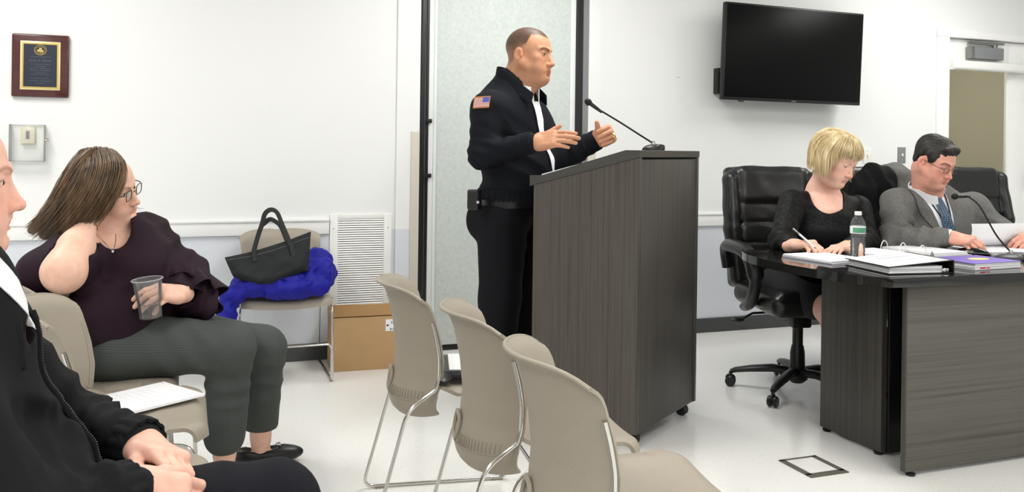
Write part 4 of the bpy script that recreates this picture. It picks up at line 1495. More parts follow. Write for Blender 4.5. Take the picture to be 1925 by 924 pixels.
def add_head(s, O, R, k=1.0, jowl=0.0, thin=0.0, lids=.0045, nose=1.0, ears=True, fem=0.0):
    h = Loc(s, O, R, k)
    h.ell((0, -.014, .034), (.075, .097, .082), k=0)
    h.ell((0, .028, .006), (.066, .063, .083), k=.03)
    h.ell((0, .030, -.058), (.052 + jowl * .6, .056, .054), k=.03)
    h.ell((0, .083, -.100), (.024, .018, .018), k=.018)
    for a in (-1, 1):
        h.cap((a * (.056 + jowl), -.002, -.045), (a * .02, .07, -.1), .017 + jowl * .5, .015, k=.03)
        h.ell((a * .043, .062, -.020), (.024, .02, .019), k=.02)
        h.ell((a * .036, .062, -.056), (.026 + jowl * .5, .026, .03), k=.02)
        h.ell((a * .030, .066, -.074), (.022, .022, .022), k=.018)
        h.cap((a * .012, .0905, .019), (a * .048, .070, .019), .0095 - fem * .003, .008, k=.012)
        h.ell((a * .032, .098, .0), (.020, .017, .0115), k=.014, sub=True)
    for a in (-1, 1):
        h.ell((a * .0315, .0745, -.001), (.0145, .0135, .013), k=.006)
        h.ell((a * .0325, .0905, -.002), (.0115, .010, lids), k=.001, sub=True)
        h.cap((a * .018, .086, .0075), (a * .044, .0795, .006), .0032, .0028, k=.004)
    if jowl > 0:
        h.ell((0, .035, -.112), (.05, .05, .03), k=.03)
    n = nose
    h.cap((0, .076, .004), (0, .090, -.040), .012, .014, k=.012)
    h.cap((0, .087, .010), (0, .087 + .024 * n, -.036), .0068, .0095, k=.012)
    h.ell((0, .089 + .024 * n, -.040), (.0112, .0115, .0098), k=.007)
    for a in (-1, 1):
        h.ell((a * .0125, .101, -.0435), (.0078, .0115, .0082), k=.005)
        h.ell((a * .0062, .088 + .021 * n, -.0525), (.0033, .0055, .004), k=.002, sub=True)
    h.ell((0, .078, -.068), (.032, .020, .024), k=.018)
    h.cap((0, .1, -.052), (0, .1035, -.061), .003, .003, k=.006)
    for a in (-1, 1):
        h.cap((a * .0245, .0855, -.0735), (0, .0980, -.0690), .0024, .0042, k=.004)
        h.cap((a * .0235, .0855, -.0755), (0, .0975, -.0795), .0024, .0048, k=.004)
        h.cap((a * .026, .0880, -.0752), (0, .1016, -.0746), .0012, .0018, k=.002, sub=True)
    h.ell((0, .099, -.0880), (.014, .006, .004), k=.006, sub=True)
    for a in (-1, 1):
        h.cap((a * .025, .0905, -.052), (a * .036, .083, -.078), .0008, .0006, k=.006, sub=True)
        h.cap((a * .02, .0915, -.0125), (a * .043, .083, -.011), .0018, .0012, k=.006, sub=True)
    if ears:
        for a in (-1, 1):
            c, sn = math.cos(.35), math.sin(.35) * a
            rot = np.array([[c, -sn, 0], [sn, c, 0], [0, 0, 1]])
            h.ell((a * .0815, -.012, -.013), (.0085, .0195, .032), k=.004, rot=rot)
            h.ell((a * .0905, -.007, -.011), (.0085, .0115, .020), k=.0025, sub=True, rot=rot)
            h.cap((a * .0865, -.015, .004), (a * .0855, -.014, -.020), .0035, .003, k=.003)
            h.ell((a * .0765, -.004, -.040), (.006, .0095, .01), k=.005)
            h.ell((a * .082, .004, -.016), (.0045, .0045, .009), k=.003)
    return h

def head_paint(h, base=(1, 1, 1), lip=(.86, .58, .56), brow=(.35, .3, .28), blush=(1, .86, .84), scalp=None, shade=None, brow_t=.0062, brow_y=.0235, lash=.75, lash_drop=.0):
    """albedo: lips, brows, warmer cheeks and nose, cropped hair"""
    def paint(V):
        L = h.inv(V)
        c = np.tile(_v(base), (len(V), 1))
        x, y, z = np.abs(L[:, 0]), L[:, 1], L[:, 2]
        def mixin(w, col):
            nonlocal c
            w = np.clip(w, 0, 1)[:, None]
            c = c * (1 - w) + c * _v(col) * w
        near = np.linalg.norm(L, axis=1) < .19
        f_ = near & (y > .03)
        mixin(f_ * np.exp(-(((x - .042) / .022) ** 2 + ((z + .035) / .022) ** 2)) * .8, blush)
        mixin(f_ * (y > .095) * np.exp(-((z + .042) / .014) ** 2 - (x / .02) ** 2) * .8, blush)
        mz = -.0745 - .001 * (x / .02)
        mixin(f_ * (y > .078) * np.clip(1.25 - ((x / .0225) ** 2 + ((z - mz) / .0088) ** 2), 0, .35) / .35 * .85, lip)
        bz = brow_y - 18 * (x - .034) ** 2
        mixin(f_ * (y > .05) * np.clip((brow_t - np.abs(z - bz)) / .003, 0, 1) * (x > .011) * (x < .054), brow)
        lz = .0008 + .0022 * np.clip(1 - ((x - .0325) / .014) ** 2, 0, 1) - lash_drop
        mixin(f_ * (y > .068) * np.clip(1.2 - np.abs(z - lz) / .0022, 0, 1) * (np.abs(x - .0325) < .0145) * lash, (.16, .12, .11))
        mixin(near * np.exp(-(((x - .079) / .012) ** 2 + ((y + .005) / .02) ** 2 + ((z + .014) / .03) ** 2)) * .7, (1, .8, .77))
        if scalp is not None:
            hz, col = scalp
            w = hz(L, x, y, z)
            mixin(near * w, col)
        if shade is not None:
            fn, col = shade
            mixin(near * fn(L, x, y, z), col)
        return c
    return paint

def add_eyes(h, parent, root, gaze=(0, 1, 0), iris='iris_dark'):
    g = _v(gaze) / np.linalg.norm(gaze)
    for a in (-1, 1):
        c = h.w((a * .0315, .0745, -.0015)) - _v(root.location)
        bm = B(); bmesh.ops.create_uvsphere(bm, u_segments=16, v_segments=10, radius=.0122 * h.k, matrix=T(*c))
        e = obj('eye', bm, 'eye_white', parent)
        d = h.R @ g
        bm = B(); bmesh.ops.create_uvsphere(bm, u_segments=14, v_segments=8, radius=.0062 * h.k, matrix=T(*(c + d * .0078 * h.k)))
        obj('iris', bm, iris, e)

FING = {'i': (.030, .088, (.043, .026, .021), .0103), 'm': (.0095, .092, (.047, .030, .022), .0105), 'r': (-.011, .087, (.043, .028, .022), .0100), 'p': (-.030, .078, (.034, .021, .019), .0088)}
def add_hand(s, wrist, fwd, palm, right=True, k=1.0, curl=None, thumb=((.3, .75, .35), (.75, .45, .35), (.85, .3, .35)), spread=.05, wr=.027, tl=1.0):
    """palm, four jointed fingers and a thumb as an SDF; returns finger tips"""
    f_ = _v(fwd) / np.linalg.norm(fwd)
    n = _v(palm) - f_ * (f_ @ _v(palm)); n /= np.linalg.norm(n)
    t = np.cross(f_, n) if right else np.cross(n, f_)
    O = _v(wrist)
    R = np.stack([t, f_, n], 1)
    h = Loc(s, O, R, k)
    h.cap((0, -.03, 0), (.0, .015, 0), wr, wr * .98, k=.015)
    h.s.rbox(h.w((0, .052, 0)), _v((.040, .046, .0145)) * k, .014 * k, R, .018 * k)
    h.ell((.026, .03, .010), (.019, .031, .016), k=.015)
    h.ell((-.024, .038, .007), (.016, .034, .014), k=.014)
    curl = curl or {}
    tips = {}
    for key, (lx, by, seg, r0) in FING.items():
        c = curl.get(key, curl.get('all', (25, 30, 20)))
        sp = (lx / .03) * spread
        p = _v((lx, by - .006, .001))
        h.cap((lx * .8, by - .045, 0), p, .0118, r0 + .0012, k=.009)
        a = 0.0
        for j, L in enumerate(seg):
            a += math.radians(c[j])
            d = _v((math.sin(sp), math.cos(a) * math.cos(sp), math.sin(a)))
            q = p + d * L
            ra, rb = r0 * (1 - .07 * j) , r0 * (.93 - .08 * j)
            h.cap(p, q, ra, rb, k=.0022)
            p = q
        tips[key] = h.w(p)
    p = _v((.022, .022, .006))
    rr = (.0150, .0118, .0108, .0090)
    for j, (d, L) in enumerate(zip(thumb, (.042, .030, .024))):
        d = _v(d) / np.linalg.norm(d)
        q = p + d * L * tl
        h.cap(p, q, rr[j], rr[j + 1], k=.006 if j == 0 else .003)
        p = q
    tips['t'] = h.w(p)
    return h, tips

def person(label, loc):
    return thing('person', label, 'person', loc)

def strand_mesh(guides, n, r0, jit, seed=1, m=14, tip=.25, len_j=.12):
    """many tapered hair locks interpolated between neighbouring guide curves"""
    r = np.random.default_rng(seed)
    G = []
    for g in guides:
        P_ = np.array([list(p) for p in smooth_path(g, 6)])
        d = np.r_[0, np.cumsum(np.linalg.norm(np.diff(P_, axis=0), axis=1))]
        t = np.linspace(0, d[-1], m)
        G.append(np.stack([np.interp(t, d, P_[:, i]) for i in range(3)], 1))
    G = np.array(G)
    Vs, Qs = [], []
    off = 0
    for _ in range(n):
        u = r.uniform(0, len(G) - 1.0001)
        i, a = int(u), u - int(u)
        P_ = G[i] * (1 - a) + G[i + 1] * a
        w = np.linspace(0, 1, m)[:, None]
        ph = r.uniform(0, 6.28, 3)
        P_ = P_ + r.normal(size=3) * jit * (.35 + .65 * w) + .25 * jit * np.sin(w * r.uniform(4, 9) + ph)
        e = 1 - r.uniform(0, len_j)
        k = int(m * e)
        P_ = P_[:max(k, 5)]
        mm = len(P_)
        tg = np.gradient(P_, axis=0)
        tg /= np.linalg.norm(tg, axis=1, keepdims=True) + 1e-9
        ref = r.normal(size=3)
        A = np.cross(tg, ref); A /= np.linalg.norm(A, axis=1, keepdims=True) + 1e-9
        B_ = np.cross(tg, A)
        rad = r0 * r.uniform(.6, 1.4) * np.interp(np.linspace(0, 1, mm), [0, .15, .7, 1], [.6, 1, .8, tip])[:, None]
        ring = np.stack([P_ + A * rad, P_ + B_ * rad, P_ - A * rad, P_ - B_ * rad], 1).reshape(-1, 3)
        Vs.append(ring)
        idx = np.arange(mm - 1)[:, None] * 4
        q = np.concatenate([np.concatenate([idx + k_, idx + (k_ + 1) % 4, idx + 4 + (k_ + 1) % 4, idx + 4 + k_], 1) for k_ in range(4)])
        Qs.append(q + off)
        off += len(ring)
    return np.concatenate(Vs), np.concatenate(Qs)

def strands(name, guides, n, r0, jit, m, parent, root, **kw):
    V, Q = strand_mesh(guides, n, r0, jit, **kw)
    return tag(link(name, np_mesh(name, V - np.array(root.location), Q), m, parent, angle=180), kind='stuff')

def hair_mat(name, dark, light, rough=.38, sc=26):
    return ramp_mat(name, [(.3, dark), (.5, tuple((a + b_) / 2 for a, b_ in zip(dark, light))), (.72, light)], rough, (1, 1, .35), sc, 3, spec=.5)

def glasses(h, root, parent, m, w=.023, hh=.0165, y_=.106, z_=-.004, sq=3.2, r=.0013):
    o = root.location
    def L(p): return Vector(h.w(p) - np.array(o))
    for a in (-1, 1):
        pts = []
        for t_ in np.linspace(0, 2 * math.pi, 28, endpoint=False):
            c, s_ = math.cos(t_), math.sin(t_)
            pts.append(L((a * .0325 + w * math.copysign(abs(c) ** (2 / sq), c), y_ - .006 * abs(.0325 + a * a * w * c) / .05, z_ + hh * math.copysign(abs(s_) ** (2 / sq), s_))))
        bm = B(); tube(bm, pts, r, 6, closed=True); g = obj('glasses_rim', bm, m, parent)
        bm = B(); tube(bm, [L((a * .055, y_ - .006, z_ + .008)), L((a * .070, y_ - .02, z_ + .008)), L((a * .0825, .0, z_ + .010)), L((a * .083, -.02, z_ - .0))], r * 1.1, 6); obj('glasses_temple', bm, m, g)
        bm = B(); vs_ = [bm.verts.new(p) for p in pts]; bm.faces.new(vs_); obj('glasses_lens', bm, MATS.get('lens_glass') or thin_mat('lens_glass', (.97, .97, .97), .12), g, smooth=False)
    bm = B(); tube(bm, [L((-.010, y_, z_ + .006)), L((0, y_ + .004, z_ + .009)), L((.010, y_, z_ + .006))], r, 6); obj('glasses_bridge', bm, m, parent)

# ------------------------------------------------------------------ the standing man at the lectern
skin_mat('skin_tan', (198, 145, 113))
mat('jacket_navy', (17, 19, 25), .85, spec=.2, bump=.4, bump_scale=420)
mat('trouser_black', (17, 18, 22), .85, spec=.2, bump=.3, bump_scale=420)
mat('shirt_white', (238, 240, 244), .7)
mat('shoe_black', (18, 18, 19), .35)
mat('gold_ring', (214, 190, 120), .25, metal=1)
OF = np.array([.636, -.772, 0]); OLf = np.array([.772, .636, 0]); OU = np.array([0, 0, 1.])
OO = np.array([1.475, 3.945, 0])
def op(l, f_, z_): return OO + OLf * l + OF * f_ + OU * z_
pr = person('standing man in a navy jacket speaking and gesturing at the lectern', (OO[0], OO[1], 0))
# joints
SR, SL = op(-.195, -.01, 1.375), op(.195, -.01, 1.375)
ER, WR_ = _v((1.2711, 3.7739, 1.1693)), _v((1.4411, 3.6035, 1.2271))
EL, WL = _v((1.6849, 3.8540, 1.1496)), _v((1.8042, 3.7026, 1.2451))
hd_f = np.array([.9367 * .89 - .3502 * .46, -.3502 * .89 - .9367 * .46, -.07])
HR = frame(hd_f, (0.06, 0.0, 1))
HO = _v((1.5427, 3.9072, 1.6516))
body = SDF()
hh = add_head(body, HO, HR, 1.11, jowl=.006, lids=.0034)
nb = op(0, -.01, 1.44)
body.cap(hh.w((0, -.03, -.05)), nb, .068, .078, k=.03)
body.cap(hh.w((0, .02, -.09)), op(0, .03, 1.44), .05, .06, k=.03)
body.ell(op(0, .0, 1.25), (.17, .12, .2), np.stack([OLf, OF, OU], 1), k=.04)
body.ell(op(0, .02, 1.05), (.16, .13, .16), np.stack([OLf, OF, OU], 1), k=.04)
body.cap(SR, ER, .05, .042, k=.02); body.cap(ER, WR_, .042, .03, k=.01)
body.cap(SL, EL, .05, .042, k=.02); body.cap(EL, WL, .042, .03, k=.01)
for a in (-1, 1):
    body.chain([op(a * .09, 0, .88), op(a * .1, .0, .5), op(a * .105, -.02, .1)], [.1, .065, .05], k=.03)
# right hand: open, thumb up, palm turned away from the viewer
fR = _v((1.5792, 3.4665, 1.2612)) - WR_
bR, bRt = add_hand(body, WR_ + fR / np.linalg.norm(fR) * .012, fR, np.cross(fR, OU) * -1 * .92 + np.array([0, 0, -.12]), True, 1.1, {'i': (8, 12, 8), 'm': (12, 14, 8), 'r': (14, 16, 10), 'p': (18, 18, 12)}, thumb=((.62, .55, .35), (.55, .8, .12), (.45, .85, .0)), spread=-.05)
# left hand: half closed, thumb up, seen from the thumb side
fL = _v((1.8348, 3.6058, 1.2768)) - WL
bL, bLt = add_hand(body, WL + fL / np.linalg.norm(fL) * .01, fL, np.array([-.55, -.75, -.1]), False, 1.08, {'i': (48, 62, 35), 'm': (52, 66, 40), 'r': (55, 68, 40), 'p': (58, 68, 40)}, thumb=((.6, .6, .3), (.8, .55, .2), (.75, .5, .3)), spread=.0, tl=.66)
def cropped(L, x, y, z):
    # cropped hair: above the hairline, behind the temples, down to the nape
    edge = .062 - .9 * np.clip(y - .045, 0, 1) + 0 * x
    top = np.clip((z - (.070 + .10 * np.clip(y - .03, 0, .06) - .25 * np.clip(.045 - x, 0, .03))) / .012, 0, 1) * (y > .03)
    side = np.clip((z - np.interp(y, [-.12, -.05, -.02, .0, .018, .032], [-.07, -.055, -.01, .012, .025, .07])) / .02, 0, 1) * (y <= .032)
    nz = .86 + .14 * RNG.random(len(L))
    fade = np.clip(.58 + (z - .0) / .09, .58, 1)
    return np.maximum(top, side) * .97 * nz * fade * (np.abs(x - .078) > .0 ) * (1 - np.exp(-(((x - .084) / .012) ** 2 + ((y + .006) / .022) ** 2 + ((z + .006) / .034) ** 2)))
def stub(L, x, y, z):
    return .35 * np.clip((-.052 - z) / .02, 0, 1) * (y > -.03) * (z > -.13) * (1 - np.exp(-((x / .025) ** 2 + ((z + .075) / .014) ** 2)))
pb = head_paint(hh, lip=(.82, .56, .52), brow=(.3, .26, .25), scalp=(cropped, (.07, .085, .11)), shade=(stub, (.72, .68, .68)))
lo_h, hi_h = HO - .21, HO + np.array([.2, .2, .16])
box_h = (lo_h, hi_h, .0026)
def hbox(h, r=.15, c=(0, .08, .01)):
    return (h.w(c) - r, h.w(c) + r, .003)
bo = body_obj([body], 'skin_tan', pr, [(HO - [.14, .15, .15], HO + [.16, .15, .15], .0027), hbox(bR, .11), hbox(bL, .10)], .014, pb)
add_eyes(hh, bo, pr, (.0, 1, -.05))
# hair fuzz keeps to the scalp as colour; the ring on the left hand
rp = bL.w((-.011, .087, .0)) + bL.R @ _v((0, .020, .012))
bm = B(); Rm = Matrix.Translation(Vector(rp - OO)) @ Matrix([list(r) for r in bL.R]).to_4x4()
lathe(bm, [(.0108, -.003), (.0118, -.003), (.0118, .003), (.0108, .003)], 20, Rm @ RX(math.radians(90 - 55)), cap=False); obj('finger_ring', bm, 'gold_ring', bo)
# jacket
RB = np.stack([OLf, OF, OU], 1)
jk = SDF()
jk.ell(op(0, .0, 1.27), (.215, .155, .23), RB, k=0)
jk.ell(op(0, .045, 1.10), (.205, .175, .17), RB, k=.06)
jk.ell(op(0, .02, 1.015), (.198, .165, .06), RB, k=.04)
jk.cap(op(-.15, -.02, 1.37), op(.15, -.02, 1.37), .085, .085, k=.07)
jk.ell(op(0, -.07, 1.35), (.17, .09, .13), RB, k=.05)
jk.cap(op(0, -.03, 1.40), op(0, .0, 1.50), .125, .10, k=.07)
TORSO = list(jk.ops)
for S_, E_, W_ in ((SR, ER, WR_), (SL, EL, WL)):
    d1 = (W_ - E_) / np.linalg.norm(W_ - E_)
    jk.cap(S_, E_, .084, .064, k=.05)
    jk.cap(E_, W_ - d1 * .015, .066, .05, k=.03)
    jk.ell(E_ + (E_ - S_) / np.linalg.norm(E_ - S_) * .012, (.05, .05, .05), k=.04)
jk.disp(folds(ER, (W_ - E_) * 0 + np.array([.3, 0, 1]), 95, .0045, .12, 2))
jk.disp(folds((ER + WR_) / 2, WR_ - ER, 70, .005, .10, 3))
jk.disp(folds(op(-.17, -.02, 1.22), (.4, 0, 1), 60, .004, .16, 5))
jk.disp(folds((EL + WL) / 2, WL - EL, 80, .006, .12, 6))
jk.disp(folds(op(-.12, .08, 1.08), (.5, .3, .8), 55, .006, .2, 7))
jk.disp(wob(16, .004, 9, 1.2))
jk.plane(op(0, 0, .965), (0, 0, -1), k=.01)
jk.plane(WR_, WR_ - ER, k=.004) if False else None
# open front down to the chest: a wedge with the white shirt behind
V1 = [op(0, .16, 1.47), op(.004, .20, 1.30), op(.004, .24, 1.12), op(.004, .25, .96)]
jk.chain([op(0, .10, 1.50), op(0, .185, 1.38)], [.05, .03], k=.01, sub=True)
jk.cap(hh.w((0, -.02, -.09)), op(0, 0, 1.40), .083, .075, k=.012, sub=True)
jo = sdf_obj('jacket', jk, .008, 'jacket_navy', pr)
# stand-up collar with points
def ring_pts(rx, ry, z_, fo, a0=-2.35, a1=2.35, n=36, tilt=0.0):
    out = []
    for a in np.linspace(a0, a1, n):
        out.append(op(rx * math.sin(a), -ry * math.cos(a) + fo, z_ + tilt * math.cos(a)))
    return out
def collar(u, v):
    a = -2.35 + 4.7 * u
    front = max(0, abs(a) - 1.5) / .95
    rx = .088 + .012 * (1 - v) + .008 * front * (1 - v)
    ry = .088 + .012 * (1 - v)
    z_ = 1.49 + .068 * v + .034 * math.cos(a) * (.6 + .4 * v) - .075 * front * (1 - v * .2) - .03 * front * v
    p = op(rx * math.sin(a), -ry * math.cos(a) + .015 + .065 * front + .015 * v * front, z_)
    return tuple(p - OO)
bm = B(); shell(bm, collar, 48, 8, .007); obj('collar', bm, 'jacket_navy', jo, angle=70)
bm = B(); tube(bm, [Vector(collar(u, 1.0)) for u in np.linspace(0, 1, 40)], .0035, 6); obj('collar_seam', bm, 'jacket_navy', jo)
# waistband and cuffs
bm = B()
def band(u, v):
    a = 2 * math.pi * u
    w_ = 1 + .012 * math.sin(46 * a)
    return tuple(op(.197 * math.sin(a) * w_, -.163 * math.cos(a) * w_ + .018, .955 + .055 * v) - OO)
shell(bm, band, 140, 3, .006); obj('waistband', bm, 'jacket_navy', jo)
def cuff(W_, E_, r):
    d = (W_ - E_) / np.linalg.norm(W_ - E_)
    bm = B()
    tube(bm, [Vector(W_ - d * .035 - OO), Vector(W_ - d * .01 - OO), Vector(W_ + d * .004 - OO), Vector(W_ + d * .006 - OO)], [r, r * 1.02, r, r * .86], 22)
    obj('cuff', bm, 'jacket_navy', jo)
cuff(WR_, ER, .05); cuff(WL, EL, .049)
# shirt
sh = SDF()
sh.ops += TORSO
sh.disp(lambda X, Y, Z: .013 + 0 * X)
sh.plane(op(0, .05, 1.50), (OF * .35 + OU), k=.004)
so = sdf_obj('shirt', sh, .009, 'shirt_white', pr)
bm = B()
def scol(u, v):
    a = -2.7 + 5.4 * u
    front = max(0, abs(a) - 1.7)
    return tuple(op((.083 + .01 * front) * math.sin(a), -.083 * math.cos(a) + .012 + .035 * front, 1.492 + .036 * math.cos(a) + .03 * v - .055 * front * (1 - v)) - OO)
shell(bm, scol, 40, 5, .004); obj('shirt_collar', bm, 'shirt_white', so)
# trousers
tr = SDF()
tr.ell(op(0, .012, .93), (.192, .162, .10), RB, k=0)
for a in (-1, 1):
    tr.ell(op(a * .085, -.085, .86), (.10, .095, .11), RB, k=.04)
    tr.chain([op(a * .095, .01, .86), op(a * .105, .005, .5), op(a * .11, -.02, .085)], [.125, .098, .088], k=.03)
tr.disp(folds(op(0, .1, .82), (.3, .2, 1), 45, .005, .15, 12)); tr.disp(wob(14, .004, 14)); tr.disp(folds(op(-.1, 0, .15), (0, 0, 1), 70, .006, .12, 15))
tr.plane(op(0, 0, .985), (0, 0, 1), k=.004); tr.plane(op(0, 0, .055), (0, 0, -1), k=.004)
to = sdf_obj('trousers', tr, .010, 'trouser_black', pr)
bm = B()
tube(bm, [Vector(op(.196 * math.sin(a), -.166 * math.cos(a) + .015, .952) - OO) for a in np.linspace(0, 2 * math.pi, 48, endpoint=False)], .019, 8, closed=True, flat=.22, flat_dir=(0, 0, 1)) if False else None
def belt(u, v):
    a = 2 * math.pi * u
    return tuple(op(.197 * math.sin(a), -.167 * math.cos(a) + .014, .925 + .036 * v) - OO)
shell(bm, belt, 60, 2, .006); obj('belt', bm, mat('belt_leather', (22, 22, 23), .3), to)
for a in (-1, 1):
    s2 = SDF(); c = op(a * .11, .04, 0)
    s2.ell(c + OU * .045 + OF * .06, (.048, .12, .045), RB, k=0); s2.ell(c + OU * .05 - OF * .05, (.043, .07, .06), RB, k=.03); s2.plane((0, 0, .002), (0, 0, -1), .003)
    sdf_obj('shoe', s2, .008, 'shoe_black', pr)
# radio pouch on the belt
pc = _v((1.2499, 3.8245, 0.9687))
rb_ = SDF(); rb_.rbox(pc - OU * .005, (.022, .03, .047), .008, RB)
po = sdf_obj('belt_pouch', rb_, .005, 'black_plastic', pr)
bm = B(); box(bm, -.006, .006, -.001, .001, -.005, .006); o = obj('snap', bm, 'chrome', po); o.location = tuple(_v((1.2528, 3.7860, 0.9540)) - OO)
# flag patch on the right sleeve: white field, red stripes, blue canton, gold border
mat('patch_gold', (214, 150, 70), .6); mat('flag_white', (232, 226, 226), .6); mat('flag_red', (196, 104, 96), .6); mat('flag_blue', (84, 96, 178), .6)
A_, Bx, Cz = _v((1.1938, 3.6800, 1.4273)), _v((1.2617, 3.6546, 1.4329)), _v((1.1879, 3.6822, 1.3757))
exv = (Bx - A_); W_f = np.linalg.norm(exv); exv /= W_f
ezv = (A_ - Cz); H_f = np.linalg.norm(ezv); ezv /= H_f
nv = np.cross(exv, ezv)

def bend(x_, z_):
    return A_ + exv * x_ - ezv * z_
def hitsurf(p, sdf, n, reach=.08, step=.0015):
    """march along -n onto the cloth surface"""
    ts = np.arange(-reach, reach, step)
    P_ = p[None, :] - n[None, :] * ts[:, None]
    D_ = np.full(len(ts), 1.0)
    for fn, l, u, k, sub in sdf.ops:
        if sub == 'disp':
            D_ = D_ + fn(P_[:, 0], P_[:, 1], P_[:, 2]); continue
        d = fn(P_[:, 0], P_[:, 1], P_[:, 2])
        D_ = smax(D_, -d, k) if sub else smin(D_, d, k)
    i = np.nonzero(D_ < 0)[0]
    return P_[i[0]] if len(i) else p - n * reach * .5
def patch(name, x0, x1, z0, z1, off, m, parent, nu=8, nv_=6):
    bm = B()
    shell(bm, lambda u, v: tuple(hitsurf(bend(x0 + (x1 - x0) * u, z0 + (z1 - z0) * v), jk, nv) + nv * off - OO), nu, nv_, .0008)
    return obj(name, bm, m, parent)
fl = patch('flag_patch', 0, W_f, 0, H_f, .0015, 'patch_gold', jo, 10, 8)
b_ = .0035
patch('flag_field', b_, W_f - b_, b_, H_f - b_, .0024, 'flag_white', fl, 10, 8)
hs = (H_f - 2 * b_) / 13
for i in range(0, 13, 2):
    x1_ = W_f - b_ if i > 6 else W_f * .55
    patch('stripe', b_, x1_, b_ + i * hs, b_ + (i + 1) * hs, .0032, 'flag_red', fl, 8, 1)
patch('canton', W_f * .55, W_f - b_, b_, b_ + hs * 7, .0034, 'flag_blue', fl, 5, 5)

# shirt showing through the open zip, with the zip edges beside it
def fpt(l, z_, off):
    return hitsurf(op(l, .25, z_), jk, OF, .2) + OF * off
bm = B()
def sfront(u, v):
    z_ = 1.425 - .44 * v
    w_ = .036 * (1 - v) ** 1.2 + .003
    return tuple(fpt(.004 + w_ * (2 * u - 1), z_, .004) - OO)
shell(bm, sfront, 6, 30, .002); obj('shirt_front', bm, 'shirt_white', so)
for sd_ in (-1, 1):
    bm = B()
    tube(bm, [Vector(fpt(.004 + sd_ * (.036 * (1 - v) ** 1.2 + .007), 1.425 - .45 * v, .002) - OO) for v in np.linspace(0, 1, 24)], .0055, 6); obj('zip_tape', bm, 'jacket_navy', jo)

# ------------------------------------------------------------------ seated woman in the plum blouse
skin_mat('skin_fair', (236, 190, 168))
hair_mat('hair_brown', (66, 51, 38), (140, 110, 78), .38)
mat('plum', (38, 23, 33), .75, spec=.2, bump=.25, bump_scale=500)
def pinstripe():
    m = mat('grey_pinstripe', (72, 76, 74), .85, spec=.2, bump=.2, bump_scale=500, vary=.05, vary_scale=200)
    nt = m.node_tree
    b_ = nt.nodes['Principled BSDF']
    at = nt.nodes.new('ShaderNodeAttribute'); at.attribute_name = 'stripe'
    mr = nt.nodes.new('ShaderNodeMath'); mr.operation = 'MULTIPLY'; mr.inputs[1].default_value = 42.0
    fr = nt.nodes.new('ShaderNodeMath'); fr.operation = 'FRACT'
    gt = nt.nodes.new('ShaderNodeMath'); gt.operation = 'GREATER_THAN'; gt.inputs[1].default_value = .8
    mx = nt.nodes.new('ShaderNodeMix'); mx.data_type = 'RGBA'
    mx.inputs['B'].default_value = rgb(86, 90, 88)
    old = b_.inputs['Base Color'].links[0].from_socket
    nt.links.new(at.outputs['Fac'], mr.inputs[0]); nt.links.new(mr.outputs[0], fr.inputs[0]); nt.links.new(fr.outputs[0], gt.inputs[0])
    nt.links.new(gt.outputs[0], mx.inputs['Factor']); nt.links.new(old, mx.inputs['A']); nt.links.new(mx.outputs['Result'], b_.inputs['Base Color'])
pinstripe()
WO = np.array([-.2, 3.17, 0])
pw = person('seated woman in a plum blouse and glasses holding a cup', (WO[0], WO[1], 0))
HO = _v((-0.2438, 3.2192, 1.0574))
# looking to the right of the picture, head leaning towards the propping hand
hf = np.array([.9367 * .97 - .3502 * .06, -.3502 * .97 - .9367 * .06, -.16])
HR = frame(hf, np.array([-.16 - .13, .06 - .32, 1.0]))
wb = SDF()
wh = add_head(wb, HO, HR, .98, jowl=.004, fem=1, lids=.0036, nose=.92)
nck = _v((-0.2476, 3.2527, 0.8926))
wb.cap(wh.w((0, -.02, -.06)), nck, .055, .062, k=.03)
wb.cap(nck, _v((-0.2155, 3.2514, 0.8201)), .07, .11, k=.05)
RW = np.stack([np.array([0, 1., 0]), np.array([1., 0, 0]), np.array([0, 0, 1.])], 1)
SRw, ERw, WRw = _v((-0.3132, 3.1705, 0.8500)), _v((-0.3409, 3.0100, 0.8018)), _v((-0.2901, 3.1298, 0.9328))
SLw, ELw, WLw = _v((-0.1143, 3.3310, 0.8822)), _v((0.0132, 3.2513, 0.7485)), _v((-0.0062, 3.0557, 0.7122))
wb.cap(SRw, ERw, .06, .058, k=.03)
wb.cap(ERw, ERw * .45 + WRw * .55, .062, .052, k=.03); wb.cap(ERw * .45 + WRw * .55, WRw, .052, .031, k=.02)
wb.cap(SLw, ELw, .055, .045, k=.03); wb.cap(ELw, WLw, .045, .031, k=.02)
wb.ell(_v((-0.1978, 3.2554, 0.7017)), (.15, .13, .2), RW, k=.05)
wb.ell(_v((-0.2034, 3.2469, 0.5322)), (.15, .13, .12), RW, k=.05)
hnd, _ = add_hand(wb, WRw, _v((-0.2713, 3.1761, 0.9773)) - WRw, np.array([.6, .6, .1]), True, .92, {'all': (25, 35, 20)}, wr=.027)
hf2 = _v((-0.0722, 2.9843, 0.7333)) - WLw
hl, tipsW = add_hand(wb, WLw, hf2, np.array([-.45, -.15, -.25]), False, .95, {'i': (28, 32, 22), 'm': (32, 34, 22), 'r': (34, 36, 22), 'p': (40, 36, 22)}, thumb=((.35, .6, .7), (.1, .8, .55), (-.1, .85, .45)), spread=.07)
ANk = [_v((0.1443, 3.1702, 0.1416)), _v((0.2843, 3.4168, 0.1013))]
wb.chain([_v((-0.1874, 3.1234, 0.5311)), _v((0.1523, 3.0712, 0.5179)), ANk[0]], [.075, .055, .036], k=.03); wb.chain([_v((-0.0533, 3.2868, 0.5142)), _v((0.2719, 3.2720, 0.4640)), ANk[1]], [.075, .055, .036], k=.03)
for p in ANk:
    wb.cap(p + [0, 0, .07], p - [0.0, 0, .06], .036, .032, k=.02)
    wb.ell(p + [.05, 0, -.085], (.09, .034, .03), k=.03)
wb.plane((0, 0, .006), (0, 0, -1), .002)
